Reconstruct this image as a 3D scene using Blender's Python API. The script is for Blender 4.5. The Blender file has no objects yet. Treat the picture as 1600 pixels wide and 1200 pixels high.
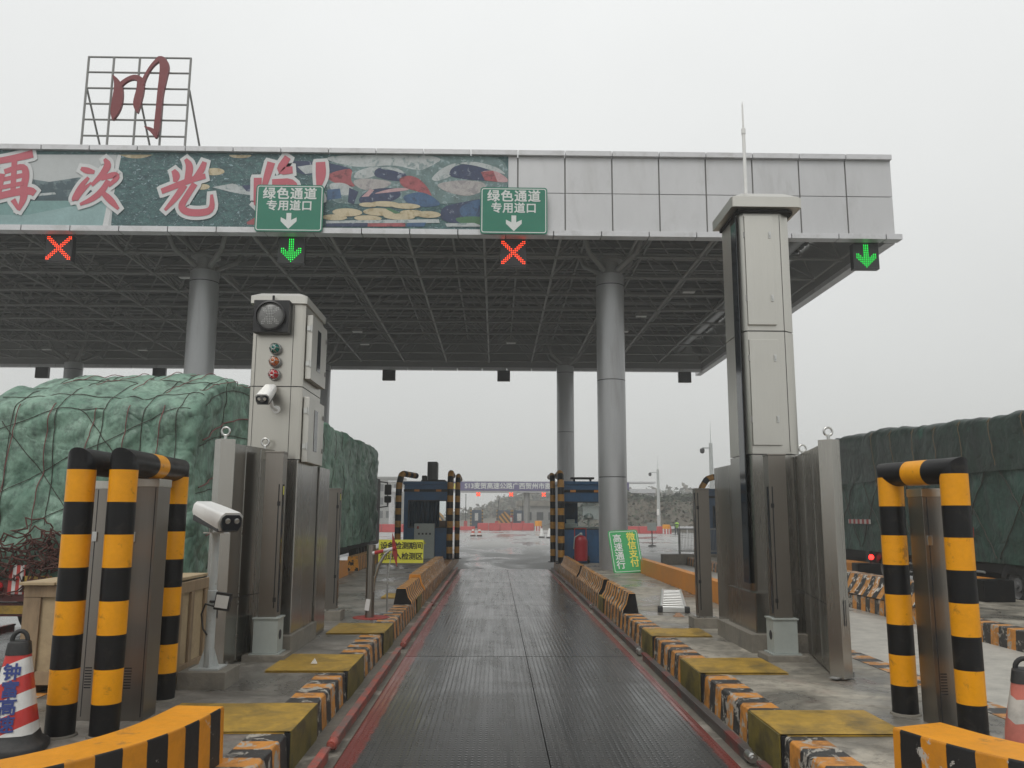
import bpy, bmesh, math, random
from mathutils import Vector, Matrix, noise
random.seed(11)
R = math.radians
S = bpy.context.scene
COL = S.collection

# ------------------------------------------------------------------ materials
def nt(name):
    m = bpy.data.materials.new(name); m.use_nodes = True
    t = m.node_tree; b = t.nodes['Principled BSDF']
    return m, t, b

def N(t, typ, **kw):
    n = t.nodes.new(typ)
    for k, v in kw.items():
        if k.startswith('i_'):
            n.inputs[k[2:].replace('_', ' ')].default_value = v
        else:
            setattr(n, k, v)
    return n

def col4(c): return (c[0], c[1], c[2], 1.0)

def coords(t, scale=(1, 1, 1)):
    tc = N(t, 'ShaderNodeTexCoord'); mp = N(t, 'ShaderNodeMapping')
    mp.inputs['Scale'].default_value = scale
    t.links.new(tc.outputs['Object'], mp.inputs['Vector'])
    return mp.outputs['Vector']

def noi(t, vec, scale, detail=5, rough=.6, dist=0.0):
    n = N(t, 'ShaderNodeTexNoise'); n.inputs['Scale'].default_value = scale
    n.inputs['Detail'].default_value = detail; n.inputs['Roughness'].default_value = rough
    n.inputs['Distortion'].default_value = dist
    t.links.new(vec, n.inputs['Vector']); return n.outputs['Fac']

def ramp(t, fac, a, b, ca=(0, 0, 0, 1), cb=(1, 1, 1, 1)):
    r = N(t, 'ShaderNodeValToRGB')
    r.color_ramp.elements[0].position = a; r.color_ramp.elements[1].position = b
    r.color_ramp.elements[0].color = ca; r.color_ramp.elements[1].color = cb
    t.links.new(fac, r.inputs['Fac']); return r.outputs['Color']

def mix(t, fac, a, b, blend='MIX'):
    n = N(t, 'ShaderNodeMix', data_type='RGBA', blend_type=blend)
    for v, i in ((fac, 0), (a, 6), (b, 7)):
        if hasattr(v, 'links') or isinstance(v, bpy.types.NodeSocket): t.links.new(v, n.inputs[i])
        else: n.inputs[i].default_value = v
    return n.outputs[2]

def mth(t, op, a, b=None):
    n = N(t, 'ShaderNodeMath', operation=op)
    for v, i in ((a, 0), (b, 1)):
        if v is None: continue
        if isinstance(v, bpy.types.NodeSocket): t.links.new(v, n.inputs[i])
        else: n.inputs[i].default_value = v
    return n.outputs[0]

def bumpit(t, b, h, strength, dist=.02):
    n = N(t, 'ShaderNodeBump'); n.inputs['Strength'].default_value = strength
    n.inputs['Distance'].default_value = dist
    t.links.new(h, n.inputs['Height']); t.links.new(n.outputs['Normal'], b.inputs['Normal'])

def plain(name, c, rough=.6, metal=0., var=.25, scale=4., bump=.0, bscale=60., dirt=None, dirt_amt=.5, dscale=2.5,
          rvar=.15, stretch=(1, 1, 1), dcut=(.5, .68), spec=.5):
    """a base colour with two scales of uneven tone, optional stains with their own shape, uneven gloss"""
    m, t, b = nt(name)
    v = coords(t, stretch)
    n1 = noi(t, v, scale); n2 = noi(t, v, scale * 9, 4)
    lo = col4([x * (1 - var) for x in c]); hi = col4([min(1, x * (1 + var * .6)) for x in c])
    base = ramp(t, n1, .3, .7, lo, hi)
    base = mix(t, .35, base, ramp(t, n2, .3, .7, lo, hi))
    if dirt:
        d = ramp(t, noi(t, v, dscale, 8, .68, .4), dcut[0], dcut[1])
        dd = mth(t, 'MULTIPLY', d, dirt_amt)
        base = mix(t, dd, base, col4(dirt))
    t.links.new(base, b.inputs['Base Color'])
    b.inputs['Metallic'].default_value = metal
    b.inputs['Specular IOR Level'].default_value = spec
    rr = mth(t, 'ADD', mth(t, 'MULTIPLY', n1, rvar * 2), rough - rvar)
    t.links.new(rr, b.inputs['Roughness'])
    if bump: bumpit(t, b, noi(t, v, bscale, 6), bump)
    return m

def steel(name, c, rough=.3, dirt=.0, stretch=(60, 60, 1.2)):
    """brushed stainless: streaks along z, finger marks, faint denting"""
    m, t, b = nt(name)
    v = coords(t, stretch); w = coords(t)
    s = noi(t, v, 2, 3); g = noi(t, coords(t, (1, 1, .4)), 1.3, 2, .5)
    base = ramp(t, s, .25, .75, col4([x * .93 for x in c]), col4(c))
    base = mix(t, mth(t, 'MULTIPLY', ramp(t, g, .46, .7), .2 + dirt * .6), base, col4([x * .62 for x in c]))
    t.links.new(base, b.inputs['Base Color']); b.inputs['Metallic'].default_value = 1
    rr = mth(t, 'ADD', mth(t, 'MULTIPLY', g, .14), rough - .05)
    rr = mth(t, 'ADD', rr, mth(t, 'MULTIPLY', s, .05))
    t.links.new(rr, b.inputs['Roughness'])
    bumpit(t, b, noi(t, w, 1.3, 1), .10, .03)
    return m

def stripes(name, axis, period, phase, ca, cb, duty=.5, chip=0., chipc=(.42, .40, .36), slant=(0, 0, 0), uv=False, rough=.5, dirt=.35):
    m, t, b = nt(name)
    tc = N(t, 'ShaderNodeTexCoord'); sp = N(t, 'ShaderNodeSeparateXYZ')
    vec = tc.outputs['UV' if uv else 'Object']
    t.links.new(vec, sp.inputs[0])
    obv = tc.outputs['Object']
    x = sp.outputs[axis]
    for i in range(3):
        if slant[i]: x = mth(t, 'ADD', x, mth(t, 'MULTIPLY', sp.outputs[i], slant[i]))
    wob = mth(t, 'MULTIPLY', mth(t, 'SUBTRACT', noi(t, obv, 9, 3), .5), .03 * min(1, chip * 3 + .05))
    x = mth(t, 'ADD', x, wob)
    f = mth(t, 'FRACT', mth(t, 'DIVIDE', mth(t, 'ADD', x, phase + 100 * period), period))
    s = mth(t, 'LESS_THAN', f, duty)
    base = mix(t, s, col4(cb), col4(ca))
    g = noi(t, obv, 5, 8, .7)
    base = mix(t, mth(t, 'MULTIPLY', ramp(t, g, .45, .75), dirt), base, (.03, .028, .024, 1))
    base = mix(t, mth(t, 'MULTIPLY', noi(t, obv, 1.7, 3), .35), base, mix(t, .5, base, (.25, .2, .12, 1), 'MULTIPLY'))
    if chip:
        c = noi(t, obv, 6.5, 9, .72, .8)
        base = mix(t, ramp(t, c, .66 - chip * .2, .675 - chip * .2), base, col4(chipc))
        bumpit(t, b, c, .25, .02)
    t.links.new(base, b.inputs['Base Color'])
    t.links.new(mth(t, 'ADD', mth(t, 'MULTIPLY', g, .3), rough - .15), b.inputs['Roughness'])
    return m

def emit(name, c, s):
    m, t, b = nt(name)
    b.inputs['Base Color'].default_value = col4([x * .3 for x in c])
    b.inputs['Emission Color'].default_value = col4(c); b.inputs['Emission Strength'].default_value = s
    return m

YEL = (.74, .31, .004); BLK = (.0075, .0075, .008); ORG = (.56, .21, .022)
M = {}
M['yellow'] = plain('post_yellow', YEL, .38, var=.14, scale=3, spec=.3, bump=.06, bscale=9, dirt=(.10, .055, .02), dirt_amt=.5, dscale=9, dcut=(.59, .68))
M['black'] = plain('post_black', BLK, .4, var=.3, scale=5, spec=.25, bump=.06, bscale=9, dirt=(.035, .03, .026), dirt_amt=.6, dscale=7, dcut=(.56, .7))
M['barrier_top'] = plain('barrier_yellow', (.70, .28, .010), .5, spec=.3, var=.2, scale=2.2, bump=.25, bscale=22, dirt=(.09, .07, .05), dirt_amt=.75, dscale=5, dcut=(.6, .72))
M['kerb'] = stripes('kerb_stripe', 1, .42, .06, (.60, .25, .04), (.035, .034, .033), chip=.55, chipc=(.36, .335, .29), dirt=.9)
M['kerb_far'] = stripes('kerb_stripe_worn', 1, .36, .0, (.5, .2, .03), (.03, .03, .03), chip=.55, chipc=(.45, .43, .4))
M['block'] = stripes('block_stripe', 1, .30, .0, (.68, .29, .03), (.015, .015, .015), chip=.15, chipc=(.5, .48, .42), dirt=.3)
M['block_chip'] = stripes('block_stripe_chipped', 1, .30, .05, (.68, .29, .03), (.018, .018, .018), chip=.48, chipc=(.42, .42, .38), dirt=.5)
M['orange_kerb'] = plain('orange_paint', (.53, .20, .02), .5, var=.25, scale=1.5, bump=.2, bscale=15, dirt=(.32, .3, .27), dirt_amt=.8, dscale=1.6, dcut=(.62, .66))
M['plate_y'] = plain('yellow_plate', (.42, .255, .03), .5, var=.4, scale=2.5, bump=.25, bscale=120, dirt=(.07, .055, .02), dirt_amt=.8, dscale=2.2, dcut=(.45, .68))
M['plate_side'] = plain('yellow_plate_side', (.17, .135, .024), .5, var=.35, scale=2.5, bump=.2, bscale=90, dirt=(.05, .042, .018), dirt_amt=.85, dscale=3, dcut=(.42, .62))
M['concrete'] = plain('concrete', (.20, .182, .15), .75, var=.3, scale=1.5, bump=.35, bscale=25, dirt=(.06, .055, .05), dirt_amt=.6, dscale=1.3)
M['gutter'] = plain('gutter_dirt', (.15, .135, .11), .7, var=.4, scale=2, bump=.4, bscale=30, dirt=(.36, .33, .28), dirt_amt=.7, dscale=1.6, dcut=(.56, .64))
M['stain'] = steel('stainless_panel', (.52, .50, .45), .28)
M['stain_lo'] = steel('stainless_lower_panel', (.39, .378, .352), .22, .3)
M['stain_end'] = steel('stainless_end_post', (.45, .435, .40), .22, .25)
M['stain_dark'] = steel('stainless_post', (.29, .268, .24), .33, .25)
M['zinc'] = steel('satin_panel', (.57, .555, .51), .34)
M['ring'] = plain('galvanised', (.55, .55, .53), .3, 1., var=.1)
M['rubber'] = plain('black_rubber', (.018, .018, .018), .6, var=.3, scale=6, dirt=(.07, .065, .06), dirt_amt=.5, dscale=4)
M['blackp'] = plain('black_plastic', (.014, .014, .015), .42, var=.2)
M['darkgap'] = plain('dark_joint', (.02, .02, .022), .8, var=.1)
M['whitep'] = plain('white_plastic', (.72, .72, .70), .35, var=.06, dirt=(.4, .38, .34), dirt_amt=.3)
M['greypaint'] = plain('grey_paint', (.33, .36, .34), .45, var=.12, scale=3, dirt=(.2, .14, .08), dirt_amt=.4, dscale=6, dcut=(.58, .7))
M['greypole'] = plain('pole_paint', (.42, .44, .43), .45, var=.15, scale=5, dirt=(.18, .1, .05), dirt_amt=.5, dscale=9, dcut=(.6, .7))
M['glass'] = plain('dark_glass', (.02, .024, .028), .08, var=.1, rvar=.03)
M['wood'] = plain('crate_wood', (.30, .215, .13), .75, var=.35, scale=3, stretch=(1, 1, .25), bump=.3, bscale=30, dirt=(.11, .075, .045), dirt_amt=.6, dscale=3)
M['ply'] = plain('crate_plywood', (.42, .32, .19), .7, var=.22, scale=2, bump=.1, bscale=25, dirt=(.2, .14, .085), dirt_amt=.6, dscale=2)
M['redp'] = plain('red_paint', (.33, .035, .025), .5, var=.3, scale=4, dirt=(.1, .03, .02), dirt_amt=.6, dscale=5)
M['redp_d'] = plain('lorry_red_dirty', (.085, .014, .012), .6, var=.4, scale=4, dirt=(.03, .022, .018), dirt_amt=.8, dscale=4)
M['rail'] = plain('rail_red', (.33, .07, .05), .45, var=.35, scale=3, bump=.2, bscale=40, dirt=(.12, .10, .09), dirt_amt=.85, dscale=3.5, dcut=(.42, .56))
M['rail_worn'] = plain('rail_worn_steel', (.11, .10, .095), .4, .5, var=.35, scale=3, bump=.2, bscale=40, dirt=(.25, .05, .04), dirt_amt=.8, dscale=2.2, dcut=(.50, .60))
M['fascia'] = plain('aluminium_cladding', (.52, .52, .525), .42, .35, var=.08, scale=.5, rvar=.06, stretch=(1, 1, .3), dirt=(.34, .335, .32), dirt_amt=.45, dscale=1.6, dcut=(.52, .72))
M['trim'] = plain('aluminium_trim', (.56, .56, .57), .4, .3, var=.08, scale=.8, dirt=(.3, .29, .27), dirt_amt=.4)
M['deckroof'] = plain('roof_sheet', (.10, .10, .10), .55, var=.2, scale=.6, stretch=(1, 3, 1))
M['frame'] = plain('frame_grey', (.23, .23, .22), .5, var=.15, scale=1)
M['column'] = plain('column_cladding', (.36, .365, .37), .33, .45, var=.12, scale=1.2, stretch=(1, 1, .12), rvar=.08, dirt=(.22, .21, .20), dirt_amt=.5, dscale=2.2, dcut=(.55, .7))
M['sign_g'] = plain('sign_green', (.012, .17, .105), .45, var=.12, scale=1.5)
M['sign_lg'] = plain('board_green', (.03, .30, .085), .4, var=.12, scale=2)
M['sign_w'] = plain('sign_white', (.62, .64, .62), .5, var=.06)
M['sign_y'] = plain('sign_yellow', (.62, .60, .06), .5, var=.1)
M['char_y'] = plain('lettering_yellow', (.72, .62, .08), .5, var=.08)
M['char_b'] = plain('lettering_black', (.012, .012, .012), .6, var=.1)
M['char_blue'] = plain('lettering_blue', (.03, .05, .2), .5, var=.1)
M['char_pink'] = plain('lettering_pink', (.46, .10, .13), .5, var=.1)
M['char_red'] = plain('painted_red', (.17, .018, .022), .45, var=.12, scale=1)
M['blue'] = plain('booth_blue', (.018, .085, .19), .4, var=.2, scale=1.5, dirt=(.02, .03, .04), dirt_amt=.4)
M['blue2'] = plain('booth_blue_grey', (.05, .085, .14), .5, var=.2, scale=1.5)
M['curtain'] = plain('curtain_blue', (.014, .035, .062), .8, var=.4, scale=9, stretch=(1, 1, .05))
M['led_r'] = emit('led_red', (1, .06, .014), 3.0)
M['led_g'] = emit('led_green', (.005, 1, .09), 1.5)
M['tail'] = emit('lamp_red', (1, .02, .015), 6)
M['lens_g'] = plain('lens_green', (.01, .17, .14), .15, var=.2)
M['lens_o'] = plain('lens_orange', (.5, .13, .025), .15, var=.2)
M['lens_r'] = plain('lens_red', (.5, .01, .02), .15, var=.2)
M['lens_w'] = plain('lens_grey', (.16, .16, .155), .25, var=.3, scale=8)
M['tar'] = plain('dark_chassis', (.02, .018, .017), .65, var=.4, scale=4)
M['rope'] = plain('rope_dark', (.05, .044, .034), .85, var=.4, scale=8)
M['rope_r'] = plain('strap_red', (.20, .075, .07), .8, var=.4, scale=5)
M['rope_b'] = plain('rope_brown', (.085, .03, .022), .85, var=.4, scale=8)
M['alu'] = plain('aluminium', (.62, .62, .60), .35, .8, var=.15, scale=4)
M['barrier_red'] = plain('plastic_red', (.42, .05, .05), .5, var=.2, scale=2)
M['gantry'] = plain('gantry_violet', (.09, .075, .19), .55, var=.1)
M['scrub'] = plain('scrub_brown', (.115, .097, .07), .9, var=.45, scale=.12)
M['scrubg'] = plain('scrub_green', (.055, .068, .04), .9, var=.45, scale=.2)
M['hill'] = plain('hill_soil', (.105, .088, .064), .95, var=.5, scale=.25, dirt=(.06, .06, .04), dirt_amt=.7, dscale=.18, dcut=(.42, .6))
M['vest'] = plain('hi_vis', (.35, .62, .08), .7, var=.1)
M['skin'] = plain('skin', (.4, .24, .17), .6, var=.1)
M['cloth'] = plain('dark_cloth', (.03, .035, .05), .8, var=.2)
M['brown'] = plain('box_card', (.26, .15, .09), .8, var=.2)
M['cone'] = stripes('cone_stripe', 2, .235, .10, (.52, .035, .03), (.70, .70, .68), slant=(-.42, 0, 0), rough=.4, dirt=.25)
M['cone_f'] = stripes('cone_stripe_faded', 2, .235, .10, (.52, .15, .11), (.50, .48, .44), slant=(-.55, -.55, 0), rough=.5, dirt=.45)
M['rw'] = stripes('red_white', 0, .3, 0, (.45, .03, .03), (.65, .64, .62), rough=.4)
M['rwz'] = stripes('red_white_short', 0, .11, 0, (.45, .04, .03), (.62, .6, .58), rough=.4)

def tarp(name, c, c2, dark, bs=.55):
    m, t, b = nt(name)
    v = coords(t)
    n1 = noi(t, v, 1.1, 8, .68, .1); n2 = noi(t, v, 6, 9, .78, .0)
    w = coords(t, (1, 1, .35)); n3 = noi(t, w, 2.2, 9, .76, .15)
    base = ramp(t, n1, .35, .66, col4(c), col4(c2))
    base = mix(t, mth(t, 'MULTIPLY', ramp(t, n2, .48, .63), .6), base, col4(dark))
    base = mix(t, mth(t, 'MULTIPLY', ramp(t, n3, .49, .66), .65), base, col4(dark))
    t.links.new(base, b.inputs['Base Color']); b.inputs['Roughness'].default_value = .5
    r = noi(t, v, 1.6, 3, .45, .5)
    rid = mth(t, 'ABSOLUTE', mth(t, 'SUBTRACT', r, .5))
    r2 = noi(t, coords(t, (1, 1, .45)), 4.0, 3, .5, .3)
    rid2 = mth(t, 'ABSOLUTE', mth(t, 'SUBTRACT', r2, .5))
    bumpit(t, b, mth(t, 'ADD', rid, mth(t, 'MULTIPLY', rid2, .22)), bs, .34)
    return m
M['tarp'] = tarp('tarp_green', (.095, .195, .14), (.25, .39, .30), (.022, .042, .032))
M['tarp_d'] = tarp('tarp_dark_green', (.022, .036, .03), (.032, .058, .046), (.010, .013, .012), .28)
M['tarp_m'] = tarp('tarp_mid_green', (.026, .058, .046), (.042, .10, .078), (.012, .018, .015), .32)

def deck_mat(x0, x1, red=True):
    m, t, b = nt('tread_plate_wet')
    tc = N(t, 'ShaderNodeTexCoord'); o = tc.outputs['Object']
    sp = N(t, 'ShaderNodeSeparateXYZ'); t.links.new(o, sp.inputs[0])
    g = noi(t, o, .55, 7, .62, .7)
    st = noi(t, coords(t, (3.2, .11, 1)), 2, 7, .68)
    fine = noi(t, o, 9, 6, .7)
    base = ramp(t, st, .3, .75, (.016, .016, .016, 1), (.075, .074, .07, 1))
    base = mix(t, mth(t, 'MULTIPLY', ramp(t, fine, .45, .7), .5), base, (.022, .021, .02, 1))
    base = mix(t, mth(t, 'MULTIPLY', ramp(t, g, .54, .62), .25), base, (.12, .11, .095, 1))
    spot = noi(t, o, 2.6, 9, .74); base = mix(t, mth(t, 'MULTIPLY', ramp(t, spot, .60, .68), .7), base, (.012, .012, .011, 1))
    if red:
        for edge, sg in ((x0, 1), (x1, -1)):
            d = mth(t, 'MULTIPLY', mth(t, 'SUBTRACT', sp.outputs[0], edge), sg)
            d = mth(t, 'ADD', d, mth(t, 'MULTIPLY', mth(t, 'SUBTRACT', fine, .5), .16))
            k = ramp(t, d, .14 if sg > 0 else .08, .165 if sg > 0 else .105, (1, 1, 1, 1), (0, 0, 0, 1))
            base = mix(t, mth(t, 'MULTIPLY', k, .8), base, (.19, .026, .018, 1))
    t.links.new(base, b.inputs['Base Color'])
    b.inputs['Metallic'].default_value = .1; b.inputs['Specular IOR Level'].default_value = .36
    rr = mth(t, 'ADD', mth(t, 'MULTIPLY', ramp(t, g, .42, .58), .07), .20)
    rr = mth(t, 'ADD', rr, mth(t, 'MULTIPLY', mth(t, 'SUBTRACT', st, .5), .45))
    t.links.new(rr, b.inputs['Roughness'])
    a1 = mth(t, 'SINE', mth(t, 'MULTIPLY', sp.outputs[0], 2 * math.pi / .052))
    a2 = mth(t, 'SINE', mth(t, 'MULTIPLY', sp.outputs[1], 2 * math.pi / .068))
    h = mth(t, 'MAXIMUM', mth(t, 'MULTIPLY', a1, mth(t, 'ADD', mth(t, 'MULTIPLY', a2, .45), .55)), 0.0)
    bumpit(t, b, mth(t, 'ADD', h, mth(t, 'MULTIPLY', st, .6)), .30, .006)
    return m

def road_mat(name, lo, hi, wet=.5):
    m, t, b = nt(name)
    tc = N(t, 'ShaderNodeTexCoord'); o = tc.outputs['Object']
    g = noi(t, coords(t, (1, .35, 1)), .28, 8, .62, .6); f = noi(t, o, 3, 9, .72); p = noi(t, o, 60, 3)
    base = ramp(t, f, .3, .7, col4(lo), col4(hi))
    k = ramp(t, g, wet - .06, wet + .05)
    base = mix(t, mth(t, 'MULTIPLY', k, .62), base, mix(t, 1.0, base, (.32, .32, .33, 1), 'MULTIPLY'))
    t.links.new(base, b.inputs['Base Color'])
    rr = ramp(t, g, wet - .06, wet + .05, (.5, .5, .5, 1), (.07, .07, .07, 1))
    t.links.new(mth(t, 'ADD', rr, mth(t, 'MULTIPLY', f, .12)), b.inputs['Roughness'])
    bumpit(t, b, mth(t, 'ADD', mth(t, 'MULTIPLY', p, .3), f), .12, .02)
    return m
M['road'] = road_mat('wet_concrete', (.22, .218, .21), (.36, .355, .34), .52)
M['lane'] = road_mat('pale_lane_concrete', (.30, .29, .26), (.50, .475, .42), .60)
M['soil'] = plain('roadside_soil', (.13, .11, .08), .9, var=.35, scale=.1)

def island_mat(name, lo, hi):
    m, t, b = nt(name)
    tc = N(t, 'ShaderNodeTexCoord'); o = tc.outputs['Object']
    f = noi(t, o, 1.3, 9, .7, .5); g = noi(t, o, .7, 6, .6, .8); r = noi(t, o, .9, 7, .66, .5); p = noi(t, o, 45, 4)
    base = ramp(t, f, .38, .62, lo, hi)
    base = mix(t, mth(t, 'MULTIPLY', ramp(t, noi(t, o, 7, 8, .75), .52, .6), .5), base, (.085, .075, .06, 1))
    base = mix(t, mth(t, 'MULTIPLY', ramp(t, g, .48, .6), .75), base, (.10, .094, .084, 1))
    base = mix(t, mth(t, 'MULTIPLY', ramp(t, r, .6, .72), .5), base, (.15, .055, .045, 1))
    t.links.new(base, b.inputs['Base Color'])
    t.links.new(ramp(t, g, .42, .62, (.65, .65, .65, 1), (.22, .22, .22, 1)), b.inputs['Roughness'])
    bumpit(t, b, mth(t, 'ADD', f, mth(t, 'MULTIPLY', p, .2)), .3, .03)
    return m
M['island'] = island_mat('island_concrete', (.18, .165, .135, 1), (.40, .365, .30, 1))
M['island_d'] = island_mat('island_concrete_damp', (.10, .092, .08, 1), (.25, .23, .20, 1))

M['mould'] = stripes('mould_stripe', 0, .31, .10, (.64, .25, .008), (.010, .010, .010), uv=True, chip=.12, dirt=.35)
M['island_wall'] = stripes('island_wall_stripe', 1, .55, 0, (.5, .2, .02), (.016, .016, .016), chip=.3, chipc=(.6, .58, .54), dirt=.4)
M['far_wall'] = stripes('far_wall_stripe', 1, .42, .1, (.5, .22, .04), (.025, .025, .025), chip=.5, chipc=(.62, .6, .56), dirt=.4)
M['lens_lamp'] = plain('lamp_diffuser', (.6, .6, .58), .4, var=.05)
M['rim'] = plain('rim_grey', (.22, .22, .22), .5, .3, var=.3, scale=8)
M['rope_t'] = plain('rope_tan', (.12, .09, .05), .85, var=.3)
M['rwy'] = stripes('red_white_side', 1, .3, 0, (.35, .03, .03), (.5, .48, .46), rough=.5)
M['yellow_d'] = plain('guard_yellow_dirty', (.36, .17, .012), .5, var=.3, scale=4, dirt=(.05, .04, .02), dirt_amt=.6, dscale=5)
M['ac_grey'] = plain('ac_grey', (.055, .055, .055), .6, var=.2)
M['ext_red'] = plain('extinguisher_red', (.30, .012, .02), .35, var=.15)
M['hazard_z'] = stripes('hazard_z', 2, .5, 0, (.5, .28, .05), (.03, .03, .03))
M['hazard_x'] = stripes('hazard_x', 0, .6, 0, (.5, .25, .04), (.04, .04, .04), slant=(0, 0, .8))
M['cone_z'] = stripes('cone_far_stripe', 2, .34, .02, (.5, .06, .03), (.65, .63, .6))
# ------------------------------------------------------------------ mesh builder
class MB:
    def __init__(s): s.bm = bmesh.new()
    def _mi(s, faces, mi):
        for f in faces: f.material_index = mi
    def box(s, lo, hi, mi=0, bev=0., rot=None, taper=None):
        """axis box from lo to hi; rot = (angle, axis letter) about its centre"""
        c = (Vector(lo) + Vector(hi)) / 2; d = Vector(hi) - Vector(lo)
        b = bmesh.new(); bmesh.ops.create_cube(b, size=1)
        for v in b.verts:
            v.co = Vector((v.co.x * d.x, v.co.y * d.y, v.co.z * d.z))
            if taper and v.co.z > 0: v.co.x *= taper[0]; v.co.y *= taper[1]
        if bev: bmesh.ops.bevel(b, geom=b.edges[:], offset=bev, segments=2, affect='EDGES', profile=.6)
        m = Matrix.Translation(c)
        if rot: m = m @ Matrix.Rotation(rot[0], 4, rot[1])
        s._merge(b, m, mi); return s
    def _merge(s, b, m=None, mi=0):
        if m is not None: bmesh.ops.transform(b, matrix=m, verts=b.verts[:])
        vm = {v: s.bm.verts.new(v.co) for v in b.verts}
        for f in b.faces:
            try:
                nf = s.bm.faces.new([vm[v] for v in f.verts]); nf.material_index = mi
            except ValueError: pass
        b.free()
    def tube(s, pts, r, n=10, mi=0, caps=True):
        pts = [Vector(p) for p in pts]
        rings = []; prev = None
        for i, p in enumerate(pts):
            if i == 0: d = pts[1] - p
            elif i == len(pts) - 1: d = p - pts[i - 1]
            else: d = (pts[i + 1] - p).normalized() + (p - pts[i - 1]).normalized()
            if d.length < 1e-9: d = Vector((0, 0, 1))
            d.normalize()
            if prev is None:
                a = Vector((0, 0, 1)) if abs(d.z) < .9 else Vector((1, 0, 0))
                x = d.cross(a).normalized()
            else:
                x = (prev - d * prev.dot(d))
                x = x.normalized() if x.length > 1e-6 else d.orthogonal().normalized()
            prev = x; y = d.cross(x); st = None
            if 0 < i < len(pts) - 1:
                d0, d1 = (p - pts[i - 1]).normalized(), (pts[i + 1] - p).normalized()
                if d0.dot(d1) < .5: st = ((d0 - d1).normalized(), 1 / max(.3, math.sqrt((1 + d0.dot(d1)) / 2)) - 1)
            rr = r[i] if isinstance(r, (list, tuple)) else r
            ofs = [(x * math.cos(k * 2 * math.pi / n) + y * math.sin(k * 2 * math.pi / n)) * rr for k in range(n)]
            if st: ofs = [o + st[0] * o.dot(st[0]) * st[1] for o in ofs]
            rings.append([s.bm.verts.new(p + o) for o in ofs])
        for i in range(len(rings) - 1):
            m_ = mi[i] if isinstance(mi, (list, tuple)) else mi
            for k in range(n):
                f = s.bm.faces.new((rings[i][k], rings[i][(k + 1) % n], rings[i + 1][(k + 1) % n], rings[i + 1][k])); f.material_index = m_
        if caps:
            f = s.bm.faces.new(rings[0][::-1]); f.material_index = mi[0] if isinstance(mi, (list, tuple)) else mi
            f = s.bm.faces.new(rings[-1]); f.material_index = mi[-1] if isinstance(mi, (list, tuple)) else mi
        return s
    def lathe(s, prof, n=24, c=(0, 0, 0), mi=0, axis='Z', caps=True):
        rings = []
        for r, z in prof:
            ring = []
            for k in range(n):
                a = 2 * math.pi * k / n
                p = Vector((r * math.cos(a), r * math.sin(a), z))
                if axis == 'Y': p = Vector((p.x, -p.z, p.y))     # profile runs towards -Y
                if axis == 'X': p = Vector((p.z, p.x, p.y))
                ring.append(s.bm.verts.new(p + Vector(c)))
            rings.append(ring)
        for i in range(len(rings) - 1):
            m_ = mi[i] if isinstance(mi, (list, tuple)) else mi
            for k in range(n):
                f = s.bm.faces.new((rings[i][k], rings[i][(k + 1) % n], rings[i + 1][(k + 1) % n], rings[i + 1][k])); f.material_index = m_
        if caps:
            for ring in (rings[0][::-1], rings[-1]):
                f = s.bm.faces.new(ring); f.material_index = mi[-1] if isinstance(mi, (list, tuple)) else mi
        return s
    def prism(s, poly, th, m=None, mi=0):
        """polygon in local XY, thickness along -Z (front face at z=0); m places it"""
        m = m or Matrix.Identity(4)
        a = [s.bm.verts.new(m @ Vector((x, y, 0))) for x, y in poly]
        b = [s.bm.verts.new(m @ Vector((x, y, -th))) for x, y in poly]
        n = len(poly); fs = [s.bm.faces.new(a), s.bm.faces.new(b[::-1])]
        for i in range(n): fs.append(s.bm.faces.new((a[i], b[i], b[(i + 1) % n], a[(i + 1) % n])))
        s._mi(fs, mi); return s
    def stroke(s, pts, th, m, mi=0, grow=0., smooth=True):
        """brush stroke: polyline (x, y, width) in local XY with thickness"""
        P = [(Vector((x, y)), w) for x, y, w in pts]
        if smooth and len(P) > 2:
            for _ in range(2):
                Q = [P[0]]
                for i in range(len(P) - 1):
                    (a, wa), (b, wb) = P[i], P[i + 1]
                    Q += [(a * .75 + b * .25, wa * .75 + wb * .25), (a * .25 + b * .75, wa * .25 + wb * .75)]
                Q.append(P[-1]); P = Q
        L, Rr = [], []
        if grow:
            d0 = (P[0][0] - P[1][0]).normalized() * grow; d1 = (P[-1][0] - P[-2][0]).normalized() * grow
            P = [(P[0][0] + d0, P[0][1] * .7)] + P + [(P[-1][0] + d1, P[-1][1] * .7)]
        for i, (p, w) in enumerate(P):
            d = (P[min(i + 1, len(P) - 1)][0] - P[max(i - 1, 0)][0]).normalized()
            nrm = Vector((-d.y, d.x)) * (w / 2 + grow)
            L.append(p + nrm); Rr.append(p - nrm)
        tv = lambda q, z: s.bm.verts.new(m @ Vector((q.x, q.y, z)))
        Lf = [tv(q, 0) for q in L]; Rf = [tv(q, 0) for q in Rr]
        Lb = [tv(q, -th) for q in L]; Rb = [tv(q, -th) for q in Rr]
        fs = []
        for i in range(len(P) - 1):
            fs.append(s.bm.faces.new((Lf[i], Rf[i], Rf[i + 1], Lf[i + 1])))
            fs.append(s.bm.faces.new((Lb[i + 1], Rb[i + 1], Rb[i], Lb[i])))
            fs.append(s.bm.faces.new((Lf[i + 1], Lb[i + 1], Lb[i], Lf[i])))
            fs.append(s.bm.faces.new((Rf[i], Rb[i], Rb[i + 1], Rf[i + 1])))
        fs.append(s.bm.faces.new((Lf[0], Lb[0], Rb[0], Rf[0]))); fs.append(s.bm.faces.new((Rf[-1], Rb[-1], Lb[-1], Lf[-1])))
        s._mi(fs, mi); return s
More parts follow.
